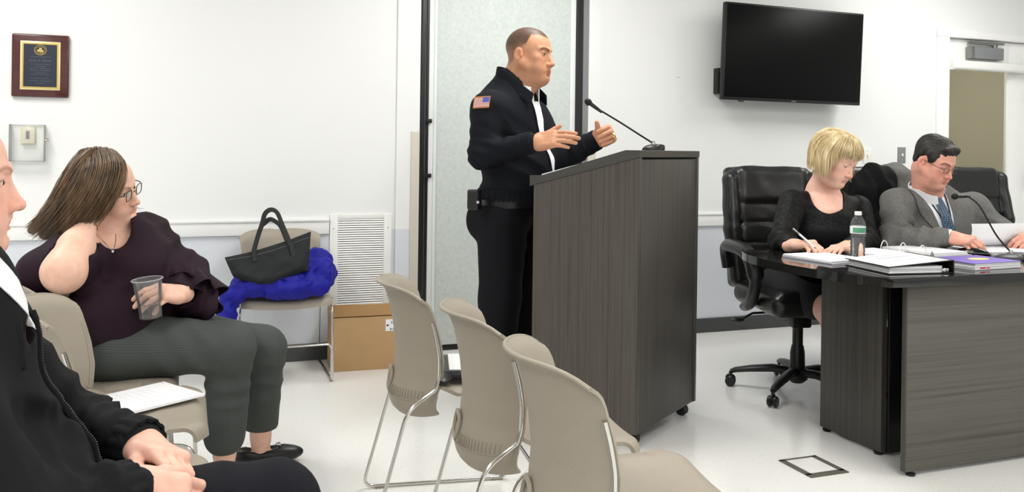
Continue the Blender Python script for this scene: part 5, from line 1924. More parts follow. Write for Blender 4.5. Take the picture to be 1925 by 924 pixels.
paint = head_paint(wh, lip=(.84, .6, .58), brow=(.5, .42, .36), brow_t=.004)
bw = body_obj([wb], 'skin_fair', pw, [(HO - .14, HO + .14, .0028), hbox(hl, .10), (ERw - .09, WRw + .06, .006), (ANk[0] - [.05, .06, .12], ANk[1] + [.16, .06, .08], .006)], .013, paint)
add_eyes(wh, bw, pw, (0, 1, -.1))
mat('glasses_brown', (86, 66, 58), .3)
glasses(wh, pw, pw, 'glasses_brown', w=.0215, hh=.0175, r=.0016)
# hair: cap and falling mass under strands
hs = SDF()
lh = Loc(hs, HO, HR, .98)
lh.ell((0, -.024, .028), (.081, .098, .083), k=0)
lh.ell((0, -.05, -.02), (.083, .075, .09), k=.03)
hs.chain([_v((-0.2576, 3.2244, 1.0998)), _v((-0.2944, 3.1955, 1.0428)), _v((-0.3517, 3.1955, 0.9665)), _v((-0.4209, 3.2214, 0.8994))], [.055, .065, .05, .02], k=.03)
hs.chain([_v((-0.2895, 3.2577, 1.0987)), _v((-0.3390, 3.2762, 1.0390)), _v((-0.3973, 3.2767, 0.9646)), _v((-0.4698, 3.2931, 0.9077))], [.055, .058, .04, .015], k=.03)
hs.chain([_v((-0.2308, 3.1823, 1.1363)), _v((-0.2226, 3.1473, 1.0675)), _v((-0.2502, 3.1469, 0.9982)), _v((-0.2820, 3.1588, 0.9509))], [.04, .035, .03, .015], k=.02)
lh.ell((0, .10, -.01), (.062, .062, .075), k=.012, sub=True)
hs.cap(ERw, WRw, .055, .03, k=.01, sub=True)
hs.disp(folds(_v((-0.3148, 3.1604, 1.0584)), _v((-0.2656, 3.1420, 1.0073)) - _v((-0.3637, 3.1787, 1.0923)), 260, .0012, .3, 3))
ho = sdf_obj('hair', hs, .0055, 'hair_brown', pw)
G = [[(-0.2341, 3.2903, 1.1706), (-0.2212, 3.2001, 1.1697), (-0.1859, 3.1336, 1.1324), (-0.1865, 3.1017, 1.0745), (-0.2187, 3.1031, 1.0025), (-0.2534, 3.1161, 0.9539), (-0.2808, 3.1477, 0.9276)],
     [(-0.2546, 3.2980, 1.1757), (-0.2469, 3.1991, 1.1765), (-0.2227, 3.1153, 1.1325), (-0.2330, 3.0764, 1.0620), (-0.2733, 3.0915, 0.9851), (-0.3202, 3.1090, 0.9250), (-0.3659, 3.1154, 0.8712)],
     [(-0.2750, 3.3057, 1.1773), (-0.2734, 3.2089, 1.1761), (-0.2620, 3.1193, 1.1236), (-0.2811, 3.0837, 1.0533), (-0.3277, 3.1011, 0.9766), (-0.3836, 3.1327, 0.9071), (-0.4275, 3.1491, 0.8556)],
     [(-0.2988, 3.3146, 1.1751), (-0.3030, 3.2200, 1.1704), (-0.3132, 3.1384, 1.1109), (-0.3408, 3.1167, 1.0435), (-0.3890, 3.1454, 0.9741), (-0.4408, 3.1968, 0.9125), (-0.4840, 3.2237, 0.8798)],
     [(-0.3179, 3.3430, 1.1692), (-0.3294, 3.2619, 1.1590), (-0.3640, 3.2215, 1.0996), (-0.3881, 3.2198, 1.0297), (-0.4308, 3.2785, 0.9649), (-0.4750, 3.2950, 0.9218), (-0.5096, 3.3079, 0.9036)]]
strands('hair_strands', G, 1500, .0013, .008, 'hair_brown', ho, pw, seed=4, len_j=.2)
G3 = [[(-0.2486, 3.2210, 1.1745), (-0.2890, 3.1721, 1.1674), (-0.3293, 3.1445, 1.1141), (-0.3672, 3.1480, 1.0386), (-0.4202, 3.1998, 0.9533), (-0.4730, 3.2302, 0.8997)],
      [(-0.2579, 3.2565, 1.1742), (-0.3085, 3.2114, 1.1633), (-0.3579, 3.2085, 1.0983), (-0.3915, 3.2104, 1.0216), (-0.4440, 3.2621, 0.9452), (-0.4929, 3.2803, 0.9023)],
      [(-0.2647, 3.3018, 1.1719), (-0.3314, 3.3481, 1.1525), (-0.3854, 3.3683, 1.0822), (-0.4160, 3.3584, 1.0098), (-0.4630, 3.3546, 0.9381), (-0.5132, 3.3520, 0.8996)]]
strands('hair_strands', G3, 700, .0014, .007, 'hair_brown', ho, pw, seed=14, len_j=.2)
G4 = [[(-0.2478, 3.2955, 1.1758), (-0.2186, 3.2098, 1.1714), (-0.1933, 3.2004, 1.1416), (-0.1837, 3.1541, 1.1074), (-0.1842, 3.1169, 1.0687), (-0.2099, 3.1105, 1.0122)], [(-0.2630, 3.2798, 1.1776), (-0.2288, 3.1709, 1.1716), (-0.1991, 3.1171, 1.1257), (-0.1923, 3.0932, 1.0749), (-0.2180, 3.0922, 1.0100), (-0.2493, 3.1039, 0.9583)]]
strands('hair_strands', G4, 260, .0014, .004, 'hair_brown', ho, pw, seed=15, len_j=.1)
G2 = [[(-0.2095, 3.2811, 1.1109), (-0.1810, 3.3239, 1.0507), (-0.1734, 3.3210, 0.9954), (-0.1398, 3.2551, 0.9883), (-0.1220, 3.2271, 0.9935)], [(-0.2214, 3.2856, 1.1108), (-0.1912, 3.3277, 1.0321), (-0.1876, 3.3370, 0.9723), (-0.1611, 3.2844, 0.9683), (-0.1328, 3.2525, 0.9775)]]
strands('hair_strands', G2, 30, .0016, .006, 'hair_brown', ho, pw, seed=5, len_j=.4)
# blouse
bl_ = SDF()
chest, belly = _v((-0.1650, 3.2432, 0.7834)), _v((-0.1794, 3.2379, 0.6316))
bl_.ell(chest, (.175, .145, .17), RW, k=0)
bl_.ell(_v((-0.1339, 3.1781, 0.7819)), (.13, .10, .09), RW, k=.05)
bl_.ell(belly, (.20, .17, .15), RW, k=.06)
bl_.ell(_v((-0.2287, 3.2563, 0.5319)), (.21, .18, .10), RW, k=.05)
bl_.cap(SRw, SLw, .07, .068, k=.06)
bl_.cap(_v((-0.2622, 3.1194, 0.6313)), _v((-0.2787, 3.1469, 0.5096)), .11, .112, k=.05); bl_.cap(_v((-0.2190, 3.1032, 0.6491)), _v((-0.1712, 3.0960, 0.6272)), .105, .09, k=.05)
bl_.cap(_v((-0.2322, 3.2469, 0.8713)), _v((-0.1993, 3.2560, 0.8190)), .085, .12, k=.05)
up_ = SRw * .35 + ERw * .65
bl_.cap(SRw, up_, .085, .083, k=.04)
bl_.cap(SRw, _v((-0.4188, 3.1032, 0.7852)), .08, .07, k=.04)
bl_.cap(_v((-0.4221, 3.1258, 0.7991)), _v((-0.4354, 3.1521, 0.7282)), .06, .05, k=.03)
bl_.cap(SLw, ELw, .072, .066, k=.04)
bl_.chain([ELw, _v((0.0409, 3.1662, 0.6924)), _v((0.0781, 3.1309, 0.6497))], [.072, .072, .04], k=.03)
bl_.cap(ELw, WLw + (ELw - WLw) * .35, .075, .062, k=.03)
bl_.disp(folds(_v((0.0636, 3.1257, 0.7193)), (.8, .2, -.4), 90, .008, .12, 3)); bl_.disp(folds(belly, (.15, .1, 1), 48, .007, .2, 4)); bl_.disp(folds(chest, (.7, .2, .6), 40, .006, .2, 6)); bl_.disp(folds(_v((-0.0402, 3.2712, 0.8679)), (.6, 0, -.7), 60, .006, .14, 9)); bl_.disp(wob(15, .004, 8))
bl_.cap(ERw + (ERw - WRw) * .05, WRw, .064, .05, k=.006, sub=True)
bl_.chain([_v((-0.2338, 3.2155, 0.9226)), _v((-0.2084, 3.1313, 0.9035)), _v((-0.1829, 3.0577, 0.8727))], [.075, .05, .012], k=.008, sub=True)
bl_.cap(_v((-0.2553, 3.2235, 0.9134)), _v((-0.2451, 3.2197, 0.8958)), .07, .07, k=.008, sub=True)
bl_.cap(WLw + (ELw - WLw) * .3, WLw, .05, .055, k=.01, sub=True)
bo_ = sdf_obj('blouse', bl_, .0075, 'plum', pw)
# flounces of the bell sleeves
def ruffle(c, ax_, r0, r1, ln, seed, parent, root, ph=0.0):
    c, ax_ = _v(c), _v(ax_) / np.linalg.norm(ax_)
    a = np.cross(ax_, [0, 0, 1.]); a /= np.linalg.norm(a); b2 = np.cross(ax_, a)
    def f_(u, v):
        t_ = 2 * math.pi * u
        r = (r0 + (r1 - r0) * v) * (1 + .16 * v * math.sin(5 * t_ + ph) + .08 * v * math.sin(9 * t_ + 1))
        return tuple(c + ax_ * ln * (v + .12 * v * math.sin(3 * t_)) + (a * math.cos(t_) + b2 * math.sin(t_)) * r - np.array(root.location))
    bm = B(); shell(bm, f_, 64, 8, .003); return obj('sleeve_flounce', bm, 'plum', parent, angle=80)
ruffle(ELw * .75 + WLw * .25, (WLw - ELw) * .5 + _v([.02, -.02, -.07]), .066, .10, .11, 1, bo_, pw)
ruffle(ELw * .85 + WLw * .15, (WLw - ELw) * .3 + _v([.03, -.0, -.08]), .07, .112, .10, 2, bo_, pw, 1.2)
# trousers
pt_ = SDF()
HRp, HLp = _v((-0.2024, 3.1077, 0.5441)), _v((-0.0361, 3.2804, 0.5330))
KR, KL = _v((0.1522, 3.0712, 0.5214)), _v((0.2718, 3.2720, 0.4678))
pt_.ell(_v((-0.2024, 3.2358, 0.5076)), (.19, .17, .11), RW, k=0)
pt_.cap(HRp, KR, .108, .083, k=.05); pt_.cap(HLp, KL, .105, .08, k=.05)
pt_.cap(KR, ANk[0] + [0, 0, .06], .082, .068, k=.03); pt_.cap(KL, ANk[1] + [0, 0, .055], .08, .066, k=.03)
pt_.disp(folds(_v((0.0155, 3.0369, 0.5277)), (.8, 0, .6), 60, .004, .13, 3)); pt_.disp(folds(_v((0.1347, 3.0991, 0.3985)), (.2, 0, 1), 65, .006, .12, 4)); pt_.disp(folds(_v((0.2958, 3.2524, 0.3464)), (.2, 0, 1), 60, .006, .12, 5)); pt_.disp(wob(14, .003, 6))
for p in ANk: pt_.plane((0, 0, 0), (0, 0, -1), .001) if False else None
pt_.fn(lambda X, Y, Z: Z - .135 + 0 * X + 0 * Y, (-1, 2, -.2), (1.2, 4.5, .14), .004, True)
po_ = sdf_obj('trousers', pt_, .0085, 'grey_pinstripe', pw)
# stripe coordinate: angle about each leg
me = po_.data
V = np.zeros(len(me.vertices) * 3, np.float32); me.vertices.foreach_get('co', V); V = V.reshape(-1, 3) + np.array(pw.location)
def leg_u(V, pts):
    best, u_ = np.full(len(V), 9.), np.zeros(len(V))
    for a, b2 in zip(pts, pts[1:]):
        ab = b2 - a; t_ = np.clip(((V - a) @ ab) / (ab @ ab), 0, 1)
        q = V - a - t_[:, None] * ab; d = np.linalg.norm(q, axis=1)
        y_ax = np.array([0, 1., 0]); o_ax = np.cross(ab / np.linalg.norm(ab), y_ax)
        ang = np.arctan2(q @ o_ax, q @ y_ax)
        w = d < best
        best[w] = d[w]; u_[w] = ang[w]
    return best, u_
d1, u1 = leg_u(V, [HRp, KR, ANk[0]]); d2, u2 = leg_u(V, [HLp, KL, ANk[1]])
st = np.where(d1 < d2, u1, u2) * .31 + 5
at_ = me.attributes.new('stripe', 'FLOAT', 'POINT'); at_.data.foreach_set('value', st.astype(np.float32))
# shoes
for i, p in enumerate(ANk):
    s2 = SDF(); q = np.array([p[0] - .03, p[1], 0])
    s2.ell(q + [.075, 0, .035], (.115, .043, .035), k=0); s2.ell(q + [-.02, 0, .04], (.045, .036, .04), k=.02)
    s2.ell(q + [.03, 0, .085], (.085, .032, .04), k=.012, sub=True); s2.plane((0, 0, .003), (0, 0, -1), .003)
    so2 = sdf_obj('shoe', s2, .006, 'shoe_black', pw)
    bm = B(); tube(bm, smooth_path([tuple(q + [.09, -.036, .045] - WO), tuple(q + [.095, 0, .07] - WO), tuple(q + [.09, .036, .045] - WO)], 5), .008, 8, flat=.4); obj('shoe_strap', bm, 'shoe_black', so2)
    bm = B(); box(bm, -.008, .008, -.012, .012, 0, .006, .002, T(*(q + [.095, -.005, .07] - WO))); obj('buckle', bm, 'chrome', so2)
# necklace, bracelet, ring
bm = B(); tube(bm, smooth_path([tuple(_v(p) - WO) for p in ((-0.2606, 3.1348, 0.9043), (-0.2351, 3.0932, 0.8821), (-0.2097, 3.0677, 0.8587), (-0.2027, 3.0971, 0.8809), (-0.2051, 3.1301, 0.9035))], 5), .001, 5); nk = obj('necklace', bm, 'chrome', pw)
bm = B(); bmesh.ops.create_icosphere(bm, subdivisions=2, radius=.005, matrix=T(*(_v((-0.2081, 3.0671, 0.8536)) - WO))); obj('pendant', bm, 'chrome', nk)
bm = B()
dW = (WRw - ERw) / np.linalg.norm(WRw - ERw); aW = np.cross(dW, [0, 0, 1]); aW /= np.linalg.norm(aW); bW = np.cross(dW, aW)
tube(bm, [Vector(WRw + dW * .0 + (aW * math.cos(t_) + bW * math.sin(t_)) * .033 - WO) for t_ in np.linspace(0, 2 * math.pi, 24, endpoint=False)], .002, 6, closed=True); obj('bracelet', bm, 'chrome', pw)
bm = B(); q = hl.w((-.011, .085, 0)) + hl.R @ _v((0, .018, .010)) - WO
lathe(bm, [(.0100, -.002), (.0112, -.002), (.0112, .002), (.0100, .002)], 16, Matrix.Translation(Vector(q)) @ Matrix([list(r) for r in hl.R]).to_4x4() @ RX(math.radians(55)), cap=False); obj('finger_ring', bm, 'gold_ring', bw)
# the cup she holds
thin_mat('cup_plastic', (.96, .965, .97), .2, .05, .06)
cb = _v((-0.0897, 2.9801, 0.6528))
cup = thing('plastic_cup', 'clear plastic cup half full of water on the woman\'s thigh', 'cup', tuple(cb))
cup.rotation_euler = (math.radians(2), math.radians(-6), 0)
bm = B()
lathe(bm, [(.030, 0), (.0335, .002), (.036, .045), (.0365, .048), (.043, .115), (.0475, .122), (.0475, .125), (.0435, .125), (.0418, .114), (.0352, .048), (.0325, .004), (.001, .004)], 32, cap=False); obj('cup_wall', bm, 'cup_plastic', cup)
bm = B(); tube(bm, [(.0465 * math.cos(a), .0465 * math.sin(a), .1235) for a in np.linspace(0, 2 * math.pi, 40, endpoint=False)], .0017, 6, closed=True); obj('cup_rim', bm, mat('rim_plastic', (225, 227, 230), .15, trans=.5, ior=1.2), cup)
bm = B(); lathe(bm, [(.0318, .0045), (.0345, .044), (.0345, .046)], 28); obj('water', bm, 'water', cup)

# ------------------------------------------------------------------ man in the black jacket at the left edge
skin_mat('skin_pink', (236, 184, 164))
mat('jacket_black', (21, 22, 24), .8, spec=.2, bump=.35, bump_scale=380)
mat('trouser_navy', (24, 25, 31), .85, spec=.2, bump=.3, bump_scale=420)
hair_mat('hair_grey', (90, 88, 86), (170, 168, 166), .5, 60)
FO = np.array([-.25, 1.60, 0])
pf = person('man in a black zip jacket with folded hands at the left edge', (FO[0], FO[1], 0))
def fp(x_, y_, z_): return FO + _v([x_, y_, z_])
HO = _v((-0.3924, 1.7695, 1.1342))
HR = frame(np.array([.97, .22, -.05]), (0, 0, 1))
fb = SDF()
fh = add_head(fb, HO, HR, 1.06, jowl=.004, lids=.0036)
fb.cap(fh.w((0, -.03, -.06)), fp(-.10, .0, .93), .062, .07, k=.03)
fb.ell(fp(-.1, 0, .78), (.12, .16, .17), k=.05)
fb.ell(fp(-.03, 0, .58), (.14, .15, .12), k=.05)
SRf, ERf, WRf = fp(-.12, -.2, .86), _v((-0.2151, 1.4469, 0.6427)), _v((-0.0780, 1.5452, 0.6357))
SLf, ELf, WLf = fp(-.10, .2, .86), _v((-0.2133, 1.9160, 0.6451)), _v((-0.0644, 1.7536, 0.6420))
fb.cap(SRf, ERf, .05, .045, k=.02)
fb2 = SDF(); fb2.cap(ERf, WRf, .045, .031, k=.02)
fb.cap(SLf, ELf, .05, .045, k=.02); fb.cap(ELf, WLf, .045, .031, k=.02)
# left (far) hand lies over the right one
d_ = _v((0.0213, 1.6255, 0.6408)) - WLf
h1, _ = add_hand(fb, WLf, d_, np.array([.0, -.55, -.75]), False, 1.04, {'i': (12, 55, 35), 'm': (16, 60, 35), 'r': (20, 62, 35), 'p': (26, 60, 35)}, thumb=((.45, .75, .3), (.25, .9, .3), (.1, .9, .4)), spread=.07, wr=.030)
d_ = _v((0.0070, 1.5668, 0.6037)) - WRf
h2, _ = add_hand(fb2, WRf, d_, np.array([.0, .75, -.45]), True, 1.04, {'all': (28, 42, 25)}, thumb=((.45, .75, .3), (.2, .9, .3), (.0, .9, .4)), spread=.02, wr=.030)
for a in (-1, 1):
    fb.chain([fp(.0, a * .1, .53), fp(.44, a * .13, .52), fp(.47, a * .13, .12)], [.08, .06, .045], k=.03)
paint = head_paint(fh, lip=(.86, .64, .6), brow=(.62, .56, .52), brow_t=.005)
bf = body_obj([fb, fb2], 'skin_pink', pf, [(HO - .15, HO + .16, .0026), hbox(h1, .11), hbox(h2, .11)], .014, paint)
add_eyes(fh, bf, pf, (0, 1, .0))
hs = SDF(); lh = Loc(hs, HO, HR, 1.06)
lh.ell((0, -.012, .042), (.080, .101, .084), k=0)
lh.ell((0, .085, .0), (.09, .075, .078), k=.012, sub=True)
lh.ell((0, .0, -.075), (.12, .15, .062), k=.01, sub=True)
hs.disp(wob(160, .0018, 4))
sdf_obj('hair', hs, .005, 'hair_grey', pf)
# jacket
fj = SDF()
RF = np.stack([np.array([0, 1., 0]), np.array([1., 0, 0]), np.array([0, 0, 1.])], 1)
fj.ell(fp(-.115, 0, .80), (.205, .15, .20), RF, k=0)
fj.ell(fp(-.03, 0, .62), (.205, .165, .15), RF, k=.07)
fj.ell(fp(.03, 0, .55), (.20, .15, .09), RF, k=.05)
fj.cap(SRf, SLf, .085, .085, k=.06)
fj.cap(fp(-.13, 0, .90), fp(-.10, 0, .97), .12, .10, k=.06)
for S_, E_, W_ in ((SRf, ERf, WRf), (SLf, ELf, WLf)):
    fj.cap(S_, E_, .088, .072, k=.05); fj.cap(E_, W_ + (E_ - W_) * .08, .07, .05, k=.04)
fj.disp(folds(ELf, (.5, 0, -.9), 55, .011, .16, 3)); fj.disp(folds((ELf + WLf) / 2, WLf - ELf, 85, .009, .11, 4)); fj.disp(folds((ERf + WRf) / 2, WRf - ERf, 70, .010, .13, 5)); fj.disp(folds(fp(.02, 0, .66), (.6, .1, .7), 42, .012, .2, 6)); fj.disp(folds(fp(-.08, -.12, .72), (.8, .2, .5), 38, .014, .2, 7)); fj.disp(ridge(42, .006, 8))
fj.cap(fp(-.10, .0, .97), fp(-.02, .0, .90), .078, .045, k=.01, sub=True)
fj.chain([fp(-.03, .07, .95), fp(.03, .085, .87), fp(.06, .085, .80)], [.05, .03, .008], k=.008, sub=True)
jf = sdf_obj('jacket', fj, .008, 'jacket_black', pf)
FD = np.array([1., 0, 0])
def fpt2(y_, z_, off):
    n_ = np.array([.9, 0, .43])
    return hitsurf(fp(.08, y_, z_) + n_ * .1, fj, n_, .3) + n_ * off
for sd_ in (-1, 1):
    bm = B()
    pts = [fpt2(.085 + sd_ * (.045 * max(0, 1 - v * 1.9) ** .8 + .006), .95 - .36 * v, .002) - FO for v in np.linspace(0, 1, 26)]
    tube(bm, [Vector(p) for p in pts], .007, 8); z1 = obj('zip_edge', bm, 'jacket_black', jf)
    bm = B()
    for p, q in zip(pts[2:-1], pts[3:]):
        for k_ in range(3):
            c = p + (q - p) * k_ / 3
            box(bm, -.001, .0015, -.002, .002, -.0008, .0008, 0, T(*(c + np.array([.006, 0, .005]))))
    tag(obj('zip_teeth', bm, 'baseboard', z1, smooth=False), kind='stuff')
bm = B(); q = Vector(pts[-1]) + Vector((.012, 0, .0)); box(bm, -.002, .002, -.004, .004, -.03, 0, .001, T(*q)); obj('zip_pull', bm, 'black_plastic', jf)
# the shirt in the open neck, laid on the chest
quad = [_v((-0.3149, 1.6658, 0.9939)), _v((-0.2617, 1.6459, 0.9525)), _v((-0.2263, 1.6326, 0.8880)), _v((-0.3141, 1.6655, 0.9359))]
def chest_pt(u, v, off):
    p = quad[0] * (1 - u) * (1 - v) + quad[1] * u * (1 - v) + quad[2] * u * v + quad[3] * (1 - u) * v
    n_ = np.array([.25, -.9, .38]); n_ /= np.linalg.norm(n_)
    return hitsurf(p, fj, n_, .35) + n_ * off - FO
bm = B(); shell(bm, lambda u, v: tuple(chest_pt(u, v, .003)), 14, 10, .002); obj('shirt', bm, 'shirt_white', pf)
# stand collar
bm = B()
def fcol(u, v):
    a = -2.6 + 5.2 * u
    fr = max(0, abs(a) - 1.6)
    return ((-.105 - .09 * math.cos(a) + .05 * fr - .008 * v), .092 * math.sin(a) + .0, .925 + .05 * v + .03 * math.cos(a) - .055 * fr * (1 - v * .3))
shell(bm, fcol, 44, 6, .007); obj('collar', bm, 'jacket_black', jf)
for W_, E_ in ((WRf, ERf), (WLf, ELf)):
    d = (W_ - E_) / np.linalg.norm(W_ - E_)
    a_ = np.cross(d, [0, 0, 1.]); a_ /= np.linalg.norm(a_); b2 = np.cross(d, a_)
    def cf(u, v):
        t_ = 2 * math.pi * u
        r = .050 * (1 + .035 * math.sin(14 * t_)) * (1 - .12 * abs(v - .5))
        return tuple(W_ - d * .045 + d * .05 * v + (a_ * math.cos(t_) + b2 * math.sin(t_)) * r - FO)
    bm = B(); shell(bm, cf, 70, 5, .006); obj('cuff', bm, 'jacket_black', jf)
ft = SDF()
ft.ell(fp(-.02, 0, .55), (.18, .19, .1), k=0)
for a in (-1, 1):
    ft.cap(fp(.0, a * .1, .53), fp(.42, a * .12, .515), .10, .083, k=.05); ft.cap(fp(.42, a * .12, .51), fp(.46, a * .12, .12), .082, .068, k=.03)
ft.disp(folds(fp(.2, .1, .6), (1, .1, .2), 40, .006, .2, 3)); ft.disp(wob(13, .004, 5))
ft.fn(lambda X, Y, Z: Z - .1 + 0 * X + 0 * Y, (-1, 0, -.2), (1.2, 3, .11), .004, True)
sdf_obj('trousers', ft, .010, 'trouser_navy', pf)
for a in (-1, 1):
    s2 = SDF(); q = fp(.47, a * .12, 0)
    s2.ell(q + [.07, 0, .042], (.12, .047, .042), k=0); s2.ell(q + [-.04, 0, .05], (.06, .042, .06), k=.03); s2.plane((0, 0, .002), (0, 0, -1), .003)
    sdf_obj('shoe', s2, .008, 'shoe_black', pf)

# ------------------------------------------------------------------ blonde woman writing at the table
skin_mat('skin_rosy', (238, 190, 170))
hair_mat('hair_blond', (188, 162, 112), (246, 230, 190), .4, 30)
mat('black_knit', (15, 15, 16), .8, spec=.2, bump=.3, bump_scale=300)
mat('skirt_grey', (44, 44, 46), .85, spec=.2, bump=.3, bump_scale=400)
def lace():
    m = mat('black_lace', (18, 18, 19), .6, spec=.2, bump=.6, bump_scale=160)
    nt = m.node_tree; b_ = nt.nodes['Principled BSDF']
    tc = nt.nodes.new('ShaderNodeTexCoord'); vo = nt.nodes.new('ShaderNodeTexNoise'); vo.inputs['Scale'].default_value = 55; vo.inputs['Detail'].default_value = 6; vo.inputs['Distortion'].default_value = 1.5
    cr = nt.nodes.new('ShaderNodeValToRGB'); cr.color_ramp.elements[0].position = .44; cr.color_ramp.elements[0].color = rgb(9, 9, 10); cr.color_ramp.elements[1].position = .62; cr.color_ramp.elements[1].color = rgb(33, 33, 34)
    nt.links.new(tc.outputs['Object'], vo.inputs['Vector']); nt.links.new(vo.outputs['Fac'], cr.inputs['Fac']); nt.links.new(cr.outputs['Color'], b_.inputs['Base Color'])
lace()
BO = np.array([2.87, 3.62, 0])
pbw = person('blonde woman in a black lace top writing at the table', (BO[0], BO[1], 0))
HO = _v((2.9221, 3.3914, 1.1751))
# facing the lower right of the picture
hf = np.array([.9367 * .62 - .3502 * .78, -.3502 * .62 - .9367 * .78, -.52])
HR = frame(hf, (0.1, -.1, 1))
bb = SDF()
bh = add_head(bb, HO, HR, .97, fem=1, lids=.0016, nose=.95, jowl=.002)
bn = _v((2.9465, 3.5104, 0.9981))
bb.cap(bh.w((0, -.03, -.06)), bn, .048, .058, k=.025)
SRb, ERb, WRb = _v((2.7578, 3.4956, 0.9536)), _v((2.6096, 3.3802, 0.7892)), _v((2.5630, 3.2374, 0.7836))
SLb, ELb, WLb = _v((3.1381, 3.4815, 0.9246)), _v((3.0825, 3.3528, 0.7730)), _v((2.8171, 3.1958, 0.7742))
RBb = frame((-.16, -.98, 0), (0, 0, 1))
bb.cap(bn, _v((2.9487, 3.4882, 0.9054)), .075, .12, k=.06)
bb.cap(SRb, SLb, .042, .042, k=.04)
bb.ell(_v((2.9536, 3.5078, 0.8254)), (.15, .11, .17), RBb, k=.05)
bb.ell(_v((2.9661, 3.5885, 0.6045)), (.15, .12, .16), RBb, k=.05)
bb.cap(SRb, ERb, .045, .038, k=.02); bb.cap(ERb, WRb, .038, .027, k=.02)
bb.cap(SLb, ELb, .038, .034, k=.02); bb.cap(ELb, WLb, .038, .027, k=.02)
dR = _v((2.5937, 3.1405, 0.8049)) - WRb
g1, tp1 = add_hand(bb, WRb, dR, np.array([.1, -.35, -.8]), True, 1.02, {'i': (42, 50, 20), 'm': (50, 60, 25), 'r': (50, 62, 30), 'p': (52, 62, 30)}, thumb=((.4, .7, .5), (.1, .8, .55), (-.1, .85, .4)), spread=.03, wr=.026)
dL = _v((2.6201, 3.1200, 0.7738)) - WLb
g2, tp2 = add_hand(bb, WLb, dL, np.array([0, 0, -1.]), False, .9, {'all': (12, 18, 12)}, thumb=((.55, .75, .15), (.3, .9, .15), (.2, .9, .15)), spread=.06, wr=.026)
HRb, HLb = _v((2.7671, 3.6415, 0.5249)), _v((3.0973, 3.6249, 0.5133))
KRb, KLb = _v((2.7921, 3.2799, 0.4809)), _v((3.0248, 3.2676, 0.4961))
bb.cap(HRb, KRb, .07, .058, k=.03); bb.cap(HLb, KLb, .07, .058, k=.03)
for K_ in (KRb, KLb):
    bb.cap(K_, np.array([K_[0] + .2, K_[1] + .08, .10]), .056, .036, k=.02)
    bb.ell(np.array([K_[0] + .2, K_[1] + .02, .045]), (.035, .10, .03), k=.03)
paint = head_paint(bh, lip=(.85, .58, .56), brow=(.8, .7, .58), brow_t=.0035, lash_drop=.004)
bbo = body_obj([bb], 'skin_rosy', pbw, [(HO - .14, HO + .14, .0028), hbox(g1, .10), hbox(g2, .10), (BO + [-.5, -.35, .75], BO + [.3, .1, 1.0], .009)], .013, paint)
add_eyes(bh, bbo, pbw, (0, 1, -.5))
# hair: layered bob with a fringe
hs = SDF(); lh = Loc(hs, HO, HR, .97)
lh.ell((0, -.020, .040), (.094, .110, .088), k=0)
lh.ell((0, -.06, -.005), (.082, .06, .07), k=.03)
for a in (-1, 1):
    lh.cap((a * .076, .0, .02), (a * .076, -.03, -.06), .022, .014, k=.03)
lh.cap((-.05, .07, .078), (.05, .07, .074), .016, .016, k=.03)
lh.ell((0, .11, -.032), (.066, .055, .068), k=.012, sub=True)
lh.cap((0, .0, -.06), (0, -.02, -.16), .052, .06, k=.01, sub=True)
hs.disp(folds(HO, HR @ _v((.9, .5, .2)), 170, .003, .2, 5)); hbo = sdf_obj('hair', hs, .005, 'hair_blond', pbw)
def hp(p): return tuple(lh.w(p))
GL = []
def hang(p, dz, out=0.0):
    """a world point dz below a head point, pushed outwards from the neck"""
    w = _v(hp(p)); o_ = (w - HO) * [1, 1, 0]
    o_ = o_ / (np.linalg.norm(o_) + 1e-6)
    return tuple(w + o_ * out - [0, 0, dz])
for th_ in np.linspace(0, 2 * math.pi, 15):
    # crown outwards, ends turned under; the front stays a fringe
    sx, cy = math.sin(th_), math.cos(th_)
    fr = max(0, cy)
    top = [hp((0.012, .01, .131)), hp((sx * .058, cy * .068 - .01, .121)), hp((sx * .099, cy * .116 - .018, .072 + .012 * fr))]
    if cy > .3:
        top += [hp((sx * .100, cy * .124 - .018, .030 + .018 * fr)), hp((sx * .094, cy * .122 - .02, .004 + .028 * fr))]
    else:
        q_ = (sx * .108, cy * .124 - .02, .014)
        top += [hp(q_), hang(q_, .055, .010), hang(q_, .10, .012), hang(q_, .14, .008)]
    GL.append(top)
strands('hair_strands', GL, 1700, .0017, .0055, 'hair_blond', hbo, pbw, seed=9, len_j=.18)
# top: lace yoke and sleeves over a knit body
tp_ = SDF()
tp_.ell(_v((2.9403, 3.4914, 0.8011)), (.165, .125, .17), RBb, k=0)
tp_.ell(_v((2.8920, 3.4454, 0.8065)), (.14, .09, .08), RBb, k=.05)
tp_.ell(_v((2.9511, 3.5514, 0.6365)), (.17, .14, .16), RBb, k=.06)
tp_.cap(SRb, SLb, .062, .062, k=.06)
tp_.cap(_v((2.9479, 3.4885, 0.9706)), _v((2.9487, 3.4882, 0.9054)), .09, .13, k=.05)
tp_.disp(wob(16, .003, 5)); tp_.disp(folds(_v((2.9002, 3.4530, 0.7026)), (.1, 0, 1), 50, .005, .15, 6))
neck_cut = [([_v((2.9268, 3.4537, 1.0503)), _v((2.8934, 3.4021, 0.9939)), _v((2.8552, 3.3417, 0.9475))], [.10, .08, .05])]
for pts, rs in neck_cut: tp_.chain(pts, rs, k=.008, sub=True)
tpo = sdf_obj('knit_top', tp_, .008, 'black_lace', pbw)
sl_ = SDF()
for S_, E_, W_ in ((SRb, ERb, WRb), (SLb, ELb, WLb)):
    sl_.cap(S_, E_, .068, .056, k=.03); sl_.cap(E_, W_ + (E_ - W_) * .25, .056, .042, k=.03)
    sl_.disp(folds(E_, W_ - S_, 90, .005, .1, 7))
sl_.chain(neck_cut[0][0], neck_cut[0][1], k=.008, sub=True)
sdf_obj('lace_sleeves', sl_, .008, 'black_lace', pbw)
